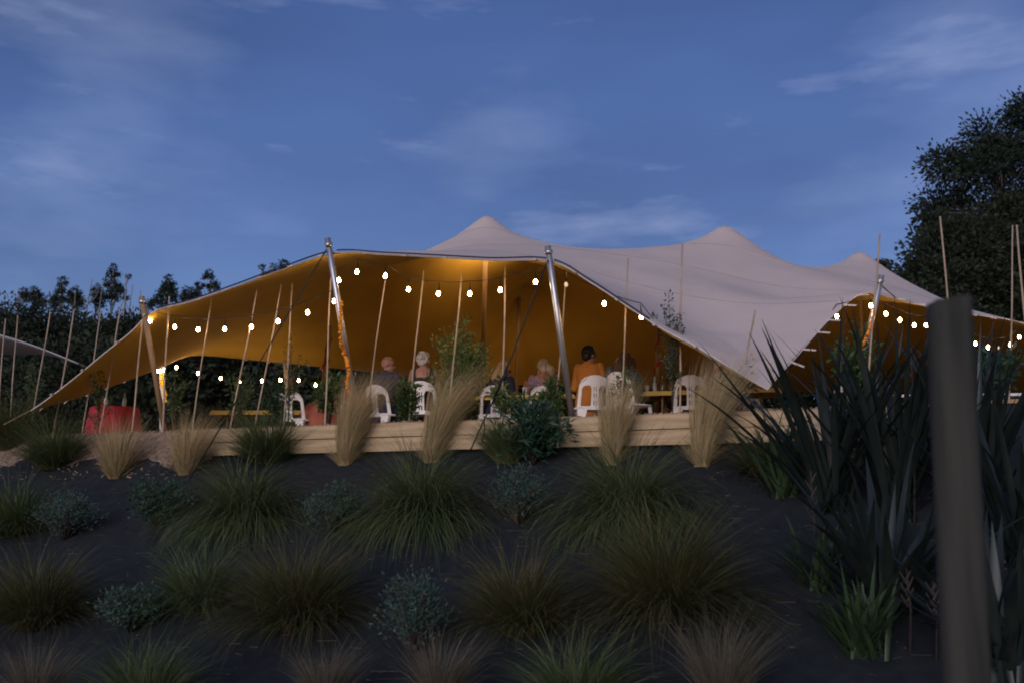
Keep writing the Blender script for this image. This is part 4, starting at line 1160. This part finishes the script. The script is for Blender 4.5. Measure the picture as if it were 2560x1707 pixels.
    # hair
    if hair:
        r = np.random.default_rng(abs(hash(label)) % 1000 if False else len(label) * 7 + int(yaw) % 13)
        c = MB(); c.ell(H((0, -.020, .036)), (.083, .098, .100), MH, 20, 14)
        c.ell(H((0, -.05, -.005)), (.074, .066, .078), MH, 16, 10)
        if hairstyle == 'curly':
            for k in range(90):
                d = Vector(r.normal(0, 1, 3)); d.normalize()
                if d.y > .35 and d.z < .4: continue
                if d.z < -.62: continue
                c.ell(H((d.x * .080, -.022 + d.y * .092, .03 + d.z * .100)), (.024, .024, .022), None, 8, 6)
        if hairstyle in ('long', 'ponytail'):
            if hairstyle == 'long':
                for k in range(46):
                    a = r.uniform(math.pi * .98, math.pi * 2.02)
                    s0 = H((math.cos(a) * .076, math.sin(a) * .085 - .012, .01 + r.uniform(-.01, .05)))
                    s1 = H((math.cos(a) * .090, math.sin(a) * .10 - .02, -.10)); s2 = s1 + Vector((r.normal(0, .02), r.normal(-.01, .02), -r.uniform(.08, .20)))
                    c.tube([s0, s1, (s1 + s2) / 2 + Vector((r.normal(0, .01), -.012, 0)), s2], [.018, .020, .017, .005], 6, r.random())
            else:
                p0 = H((.0, -.112, .045)); c.ell(p0, (.024, .022, .024), None, 10, 8)
                for k in range(26):
                    e = p0 + Vector((.07 + r.normal(0, .03), -.05 + r.normal(0, .025), -.20 + r.normal(0, .03))); m_ = p0.lerp(e, .45) + Vector((.02 + r.normal(0, .012), -.045, .02))
                    c.tube([p0, m_, e], [.014, .018, .004], 6, r.random())
        # fine locks over the cap
        for k in range(170):
            a = r.uniform(math.pi * .92, math.pi * 2.08); ph = r.uniform(.05, 1.5)
            P = []
            for q in np.linspace(ph, min(ph + .7, 1.95), 4):
                P.append(H((math.cos(a) * math.sin(q) * .0855, -.022 + math.sin(a) * math.sin(q) * .101, .034 + math.cos(q) * .104)))
            c.tube(P, [.002, .005, .005, .0015], 4, r.random() * .9)
        mk('hair', c, hair, root)
    if extra: extra(root, T, H, MH, SH, EL, WR)
    return root

def ploc(px, py, ztop=1.312, dy=0.0):
    p = Vz(px, py, ztop * 1.07); return Vector((p.x, p.y + dy, .0))
def bald_extra(root, T, H, MH, SH, EL, WR):
    c = MB(); c.loft([(T((0, -.01, 1.03)), .085, .08), (T((0, -.01, 1.085)), .072, .068), (T((0, -.008, 1.095)), .066, .062)], 18); mk('collar', c, C_navy, root)
def drape_extra(root, T, H, MH, SH, EL, WR):
    c = MB(); c.loft([((0, -.02, .10), .34, .30), ((0, -.02, .30), .31, .28), ((0, .0, .50), .27, .25), (T((0, -.05, .62)), .245, .21), (T((0, -.04, .80)), .235, .19), (T((0, -.02, .95)), .215, .15), (T((0, 0, 1.04)), .12, .09)], 24)
    c.v = [(x + .012 * math.sin(z * 23 + y * 15), y + .012 * math.sin(z * 19 + x * 17), z) for x, y, z in c.v]
    o = mk('shawl', c, C_rust, root); rem(o, .016, 4)
def spots_extra(root, T, H, MH, SH, EL, WR):
    for s in (-1, 1):
        mk('strap', MB().tube([T((s * .05, -.062, 1.075)), T((s * .012, -.068, 1.085)), T((0, -.07, 1.088))], .010, 5), C_black, root)
def glasses_extra(root, T, H, MH, SH, EL, WR):
    mb = MB()
    for s in (-1, 1):
        mb.ell(H((s * .034, .094, .012)), (.027, .008, .021), MH, 10, 6); mb.tube([H((s * .06, .088, .016)), H((s * .08, -.01, .012))], .004, 5)
    mb.tube([H((-.01, .1, .016)), H((.01, .1, .016))], .004, 5)
    mk('sunglasses', mb, M_lens, root)
def earring_extra(root, T, H, MH, SH, EL, WR):
    for s in (-1, 1): mk('earring', MB().ell(H((s * .083, -.005, -.062)), (.009, .009, .024), MH, 8, 6), M_gold, root)
    mk('trim', MB().tube([T((-.13, -.085, 1.03)), T((-.04, -.142, .93)), T((.09, -.140, .80))], .020, 6, flat=.35), C_trim, root)
def shawl_extra(root, T, H, MH, SH, EL, WR):
    mk('trim', MB().tube([T((-.17, -.06, 1.0)), T((-.13, -.13, .9)), T((-.11, -.14, .7)), T((-.12, -.155, .5))], .016, 6, flat=.4), C_trim, root)
def collar_extra(root, T, H, MH, SH, EL, WR):
    mk('collar', MB().loft([(T((0, -.004, 1.075)), .078, .074), (T((0, -.002, 1.095)), .070, .066)], 16), cm('yellow_collar', (.6, .45, .12)), root)
def kcollar_extra(root, T, H, MH, SH, EL, WR):
    mk('collar', MB().loft([(T((0, -.006, 1.06)), .082, .078), (T((0, -.004, 1.10)), .066, .064), (T((0, -.004, 1.10)), .060, .058)], 16), C_orange, root)

person('bald man in a navy suit seated with his face turned to the side', Vector((*SEAT['bald'], 0)), -24, 4, 2, -62, 6, 'fair', None, C_navy, C_navy, 'long', 1.0, extra=bald_extra)
person('grey haired woman in a black halter top seated with bare back', Vector((*SEAT['grey'], 0)), -3, 3, 0, -22, 0, 'fair', H_grey, C_black, C_dark, 'halter', 1.0, 'curly')
person('long haired blonde woman in navy wearing dark glasses', Vector((*SEAT['blonde'], 0)), -30, 14, 3, -48, 14, 'fair', H_blonde, C_navy2, C_navy2, 'long', .97, 'long', extra=glasses_extra)
person('woman with an ash blonde ponytail in a mauve patterned top raising one hand', Vector((*SEAT['pony'], 0)), 6, 2, 0, 30, 2, 'fair', H_ash, C_mauve, C_mauve, 'oneshoulder', .97, 'ponytail',
       arms={'el': (-.27, .05, .74), 'wl': (-.25, .20, .92)}, extra=earring_extra)
person('pink faced guest across the table behind the ponytailed woman', Vector((V(1279, 858, 18.0).x, 18.0, 0)), 180, 0, 0, 20, 0, 'fair', H_brown, C_dark, C_dark, 'long', .98, 'short', detail=False)
po = ploc(1349, 793, 1.43)
person('dark haired man in a plain orange kurta seated with his back turned', po, -26, 6, 0, -28, 6, 'tan', H_dark, C_orange, C_orange, 'long', 1.08, 'short', extra=kcollar_extra)
person('brown haired woman leaning sideways in a navy embroidered shawl', Vector((*SEAT['shawl'], 0)), -20, 12, 13, -20, 10, 'fair', H_brown, C_shawl, C_shawl, 'long', .98, 'long', extra=shawl_extra)
person('guest in a teal shirt with yellow collar bending beside the woman in the shawl', Vector((1.84, 16.55, 0)), -40, 12, 6, -30, 10, 'fair', H_brown, C_teal, C_dark, 'long', 1.0, 'short', extra=collar_extra)
person('guest in dark clothes facing the bottles across the yellow table', Vector((V(1541, 850, 18.2).x, 18.2, 0)), 172, 6, 0, 0, 8, 'tan', H_dark, C_dark, C_dark, 'long', .93, 'short', detail=False)
person('ginger haired guest beside the red striped pole', Vector((V(1626, 870, 17.6).x, 17.6, 0)), 10, 10, 0, 20, 20, 'fair', H_ginger, C_dark, C_dark, 'long', .88, 'short', detail=False)
person('guest in peach clothes beyond the last feather grass', Vector((V(1672, 885, 17.0).x, 17.0, 0)), 170, 20, 0, 10, 20, 'fair', H_ginger, C_beige, C_beige, 'long', .86, 'short', detail=False)
person('person in a draped rust dress bending far forward on a chair', Vector((SEAT['rust'][0] + .30, SEAT['rust'][1] + .25, 0)), -55, 52, 0, 0, 25, 'tan', H_dark, C_rust, C_rust, 'long', 1.06, 'short', detail=False, extra=drape_extra)
person('ginger haired person in a coral top mostly hidden by the feather grass', Vector((*SEAT['coral'], 0)), -6, 4, 0, -20, 0, 'fair', H_ginger, C_coral, C_dark, 'short', 1.0, 'long', detail=False)
# a low bench under the man in orange and a seat for each guest without a visible chair
def bench(label, p, rz, w_=.6):
    root = thing('wooden_bench', label, 'bench', (p[0], p[1], .0), R(rz))
    mk('seat', MB().box((0, .02, .415), (w_, .30, .04)), M_wood, root, False)
    for sx in (-1, 1): mk('leg', MB().box((sx * (w_ / 2 - .06), .02, .2), (.05, .26, .39)), M_wood, root, False)
bench('low wooden bench under the man in orange', po, -26)

# ------------------------------------------------------------------ background trees
def tree(label, px, top, Y, cw, cbase, m, seed, n=6000, size=.22, clump=.55, group=None, trunk_m=None, shape='round', base_z=0.0, nc=60, holes=0.0):
    rr = random.Random(seed); tp = V(px, top, Y); h = tp.z - base_z
    root = thing('tree', label, 'tree', (tp.x, Y, base_z), 0, group)
    mb = MB(); cs = []; cl_ = []
    mb.tube([Vector((0, 0, -.2)), Vector((rr.gauss(0, .1), 0, h * .4)), Vector((rr.gauss(0, .08), 0, h * .75)), Vector((0, 0, h * .97))], [h * .018 + .03, h * .013 + .02, h * .008 + .01, .012], 8)
    for k in range(nc):
        t = rr.random() ** (1.45 if shape == 'cone' else 1.0); z = h * (cbase + (1 - cbase) * t)
        if shape == 'cone': rad = cw * (1.04 - t) * 1.2 + .06
        elif shape == 'round': rad = cw * math.sqrt(max(.02, 1 - (2 * t - .9) ** 2 * .95)) if t > .45 else cw * (.75 + .5 * t)
        elif shape == 'tiers': rad = cw * (1.05 - t * .85) * (.55 + .45 * math.sin(t * 19) ** 2)
        else: rad = cw
        a = rr.uniform(0, 6.28); q = rad * rr.random() ** (.45)
        c = Vector((math.cos(a) * q, math.sin(a) * q, z - clump * .4))
        if t < .97: mb.tube([Vector((0, 0, max(.3, z - q * .8))), c.lerp(Vector((0, 0, z)), .4) + Vector((0, 0, -.05)), c], [.03 + .01 * h * .1, .02, .008], 5)
        cl_.append((c, clump * rr.uniform(.65, 1.25)))
    per = n // nc
    r = np.random.default_rng(seed)
    C = np.concatenate([np.array(c)[None] + np.clip(r.normal(0, .5, (per, 3)), -1.1, 1.1) * np.array([s, s, s * .62])[None] for c, s in cl_])
    mk('trunk', mb, trunk_m or M_bark, root); mk('crown', leaves(C, size, seed, .5), m, root, False)
    return root
GL = 'trees on the skyline left of the tent'
def tuft_tree(label, clumps, Y, seed, trunk_m=None, dens=130, size=.115):
    rr = random.Random(seed); P = []
    for cx, cy, r in clumps:
        y = Y + rr.uniform(-.7, .7); c = V(cx / 3.413, 551.3 + cy / 3.413, y); P.append((c, r / 3.413 * K1 / FPX * y))
    top = max(P, key=lambda q: q[0].z); bx = sum(q[0].x for q in P) / len(P); base = Vector((bx * .5 + top[0].x * .5, Y, 0))
    root = thing('tree', label, 'tree', base, 0, GL); mb = MB(); h = top[0].z; tp = top[0] - base
    tp.y = 0; trunk = [Vector((0, 0, -.2)), Vector((tp.x * .2, 0, h * .45)), Vector((tp.x * .6, 0, h * .75)), tp]
    mb.tube(trunk, [.16, .12, .07, .02], 7)
    at = lambda z: Vector((float(np.interp(z, [t.z for t in trunk], [t.x for t in trunk])), 0, z))
    C = []; r_ = np.random.default_rng(seed)
    for c, r in P:
        q = c - base; a = at(max(.5, q.z - abs(q.x) * 1.3 - .5))
        mb.tube([a, a.lerp(q, .6) + Vector((0, 0, -.08)), q], [.035, .022, .008], 5)
        n = int(dens * (r / .21) ** 2) + 12
        d = r_.normal(0, 1, (n, 3)); d /= np.linalg.norm(d, axis=1)[:, None]; d *= (r_.random(n) ** .45)[:, None] * r * np.array([1.08, 1.08, .92]) * (1 + .18 * r_.normal(0, 1, n))[:, None]
        C.append(np.array(q)[None] + d)
    mk('trunk', mb, trunk_m or M_palebark, root); mk('crown', leaves(np.concatenate(C), size, seed, .5), M_tree, root, False)
tuft_tree('tallest tree on the skyline left of the tent, tufted crown with sky gaps', [(890,215,28),(870,245,25),(910,270,35),(845,275,20),(880,300,28),(930,275,20),(822,312,16),(850,350,36),(905,350,36),(940,370,33),(828,350,20),(880,400,42),(930,400,36),(960,405,26),(985,455,28),(850,440,46),(910,450,44)], 55, 11)
tuft_tree('low spreading tufted tree against the tallest skyline tree', [(760,380,32),(730,392,22),(785,402,28),(757,440,36),(715,430,12),(800,450,40),(740,480,30),(780,500,50)], 54, 12)
tuft_tree('narrow tufted tree with a leaning top on the left skyline', [(495,320,33),(515,345,22),(470,352,22),(480,390,34),(500,402,28),(450,412,28),(425,455,38),(470,460,42),(500,470,36),(440,500,50)], 55, 14)
tuft_tree('broad round headed tree between the leaning tree and the bare trunks', [(585,410,42),(553,430,36),(620,440,38),(590,462,48),(640,482,36),(560,480,40),(610,510,44)], 53, 16)
tuft_tree('small slim round topped tree beside the pointed dark tree', [(190,400,26),(203,425,30),(178,440,25),(165,425,14),(200,460,36)], 54, 15)
tuft_tree('pointed dark tree sloping down towards the leaning tufted tree', [(270,393,28),(258,430,33),(296,428,36),(318,470,42),(268,470,44),(342,492,32),(300,500,46)], 54, 13)
tuft_tree('dense pointed tree just left of the canopy corner', [(1325,298,26),(1308,340,38),(1350,350,34),(1290,370,33),(1325,390,46),(1270,402,33),(1360,402,34),(1250,440,42),(1320,450,52),(1370,450,38),(1210,482,42),(1260,492,48),(1380,480,18),(1180,510,36)], 52, 17, M_bark)
tuft_tree('open tufted tree just above the sloping canopy edge', [(1640,258,26),(1620,285,28),(1660,290,26),(1598,300,18),(1548,350,24),(1590,362,27),(1680,350,40),(1638,372,28),(1700,380,28),(1560,382,22)], 50, 18)
tuft_tree('low round tree at the foot of the open tufted tree', [(1480,400,38),(1450,432,38),(1530,420,42),(1490,452,52),(1552,440,33),(1440,470,36)], 49, 21, M_bark)
tuft_tree('round headed dark pine rising behind the canopy edge', [(2225,183,30),(2208,213,36),(2250,215,32),(2232,240,40)], 48, 22, M_bark)
tuft_tree('low dark mound of foliage at the foot of the pine behind the canopy', [(2130,262,36),(2080,276,32),(2170,258,36),(2060,300,30),(2120,300,40)], 48.6, 23, M_bark)
tuft_tree('spindly cabbage tree with a tiny tuft beside the tallest skyline tree', [(1010,287,13)], 54, 24, None, 200, .14)
tuft_tree('spindly cabbage tree with a tiny tuft near the round headed pine', [(2050,217,12)], 47, 25, None, 200, .14)
tuft_tree('second spindly cabbage tree against the round headed pine', [(2137,201,9)], 47, 26, None, 200, .12)
for i, (px, top, dy) in enumerate([(205, 640, 0), (228, 660, 1), (176, 668, -1), (318, 668, 0), (250, 690, 1), (290, 655, 1)]):
    Y = 50 + dy; tp = V(px, top, Y)
    root = thing('bare_tree', 'slender bare pale trunk standing among the skyline trees left of the tent', 'tree', (tp.x, Y, 0), 0, 'bare pale trunks left of the tent')
    rr = random.Random(40 + i); mb = MB().tube([(0, 0, -.1), (rr.gauss(0, .2), 0, tp.z * .5), (rr.gauss(0, .3), 0, tp.z)], [.10, .07, .02], 6)
    mk('trunk', mb, M_palebark, root)
    for k in range(7):
        z = tp.z * rr.uniform(.45, .92); a = rr.uniform(0, 6.28); l = rr.uniform(.4, 1.1)
        mk('branch', MB().tube([(0, 0, z), (math.cos(a) * l * .5, math.sin(a) * l * .5, z + l * .6), (math.cos(a) * l * .7, math.sin(a) * l * .7, z + l * 1.3)], [.03, .02, .006], 5), M_palebark, root)
GD = 'dense dark bush trees behind the terrace'
for i, (px, top, Y, cw) in enumerate([(-60, 688, 44, 3.0), (20, 684, 43, 2.8), (95, 702, 42, 2.6), (165, 716, 44, 2.6), (235, 732, 42, 2.4), (310, 724, 41, 2.4), (390, 722, 40, 2.4), (460, 722, 42, 2.4), (540, 722, 40, 2.6), (0, 780, 34, 2.6), (140, 800, 32, 2.4), (250, 810, 31, 2.2)]):
    tree('dense dark bush tree in the wood behind the left tent corner', px, top, Y, cw, .06, M_tree2, 60 + i, 20000, .155, .95, GD, M_bark, 'round', 0, 74)
for i, px in enumerate(range(330, 2500, 125)):
    Y = 30.5 + (i % 3) * .9
    tp = V(px, 838 + (i * 37) % 26, Y)
    tree('dense dark hedge tree closing the view under the rear canopy edge', px, 798 + (i * 37) % 22, Y, 1.3, .03, M_tree2, 80 + i, 9000, .24, .75, 'hedge trees behind the tent', M_bark, 'col', 0, 40)
GR = 'large trees rising behind the right end of the tent'
tree('tallest tree at the right with an open airy crown', 2385, 225, 37, 5.0, .52, M_tree, 31, 44000, .16, .80, GR, M_palebark, 'round', 0, 105)
tree('airy crowned tree leaning over the dense trees at the right', 2290, 322, 36, 3.4, .60, M_tree, 32, 19800, .16, .70, GR, M_palebark, 'round', 0, 64)
tree('dense dark evergreen under the tall airy tree', 2300, 450, 33, 3.9, .05, M_tree2, 33, 44000, .16, .85, GR, M_bark, 'round', 0, 120)
tree('dense dark evergreen sloping down to the small roof peak', 2190, 512, 32, 2.9, .05, M_tree2, 34, 34000, .16, .80, GR, M_bark, 'round', 0, 100)
tree('low dense evergreen just beyond the small roof peak', 2112, 594, 31, 2.3, .05, M_tree2, 35, 24000, .16, .75, GR, M_bark, 'round', 0, 80)
tree('dense dark evergreen at the far right behind the bamboo stakes', 2440, 520, 31, 3.2, .05, M_tree2, 36, 36000, .16, .85, GR, M_bark, 'round', 0, 110)
tree('spindly tree with a single tuft jutting from the right trees', 2146, 492, 33, .20, .95, M_tree, 37, 704, .13, .25, GR, M_bark, 'round', 0, 6)
tree('small round headed tree peeping behind the small roof peak', 2010, 594, 42, .38, .90, M_tree, 38, 1980, .13, .35, GR, M_bark, 'round', 0, 10)
tree('second small round headed tree beside the small roof peak', 2035, 603, 42, .42, .90, M_tree, 39, 1980, .13, .35, GR, M_bark, 'round', 0, 10)

# ------------------------------------------------------------------ second canopy far left
rt = [V(-120, 735, 21), V(0, 768, 21), V(90, 797, 21), V(182, 834, 21)]
lo = [V(-120, 806, 22.5), V(0, 803, 22.5), V(90, 806, 22.2), V(182, 836, 21.05)]
root = thing('small_stretch_tent', 'grey canopy of a second tent showing behind the stakes at the left', 'tent', (rt[0].x, 21, 0))
o = Vector(root.location); a = crom(rt, 24); b = crom(lo, 24); vs = []; fs = []
for j in range(7):
    t = j / 6
    for k in range(24):
        p = Vector(a[k]).lerp(Vector(b[k]), t) + Vector((0, t * .6, -.10 * math.sin(math.pi * t) * (1 - k / 23))); vs.append(p - o)
for j in range(6):
    for k in range(23): fs.append((j * 24 + k, j * 24 + k + 1, (j + 1) * 24 + k + 1, (j + 1) * 24 + k))
cn = mk('canopy', (vs, fs, None), M_greycanopy, root); sm = cn.modifiers.new('thick', 'SOLIDIFY'); sm.thickness = .02
mk('pole', MB().tube([Vector((0, 0, 0)), rt[0] - o], .04, 10), M_steel, root)
e = rt[-1]; mk('guy_line', MB().tube([e - o, Vector((e.x + 1.6, 20.6, 0)) - o], .010, 5), M_rope_black, root)
mk('pole', MB().tube([Vector((.6, 1.6, 0)), V(-60, 804, 22.5) - o], .04, 10), M_steel, root)
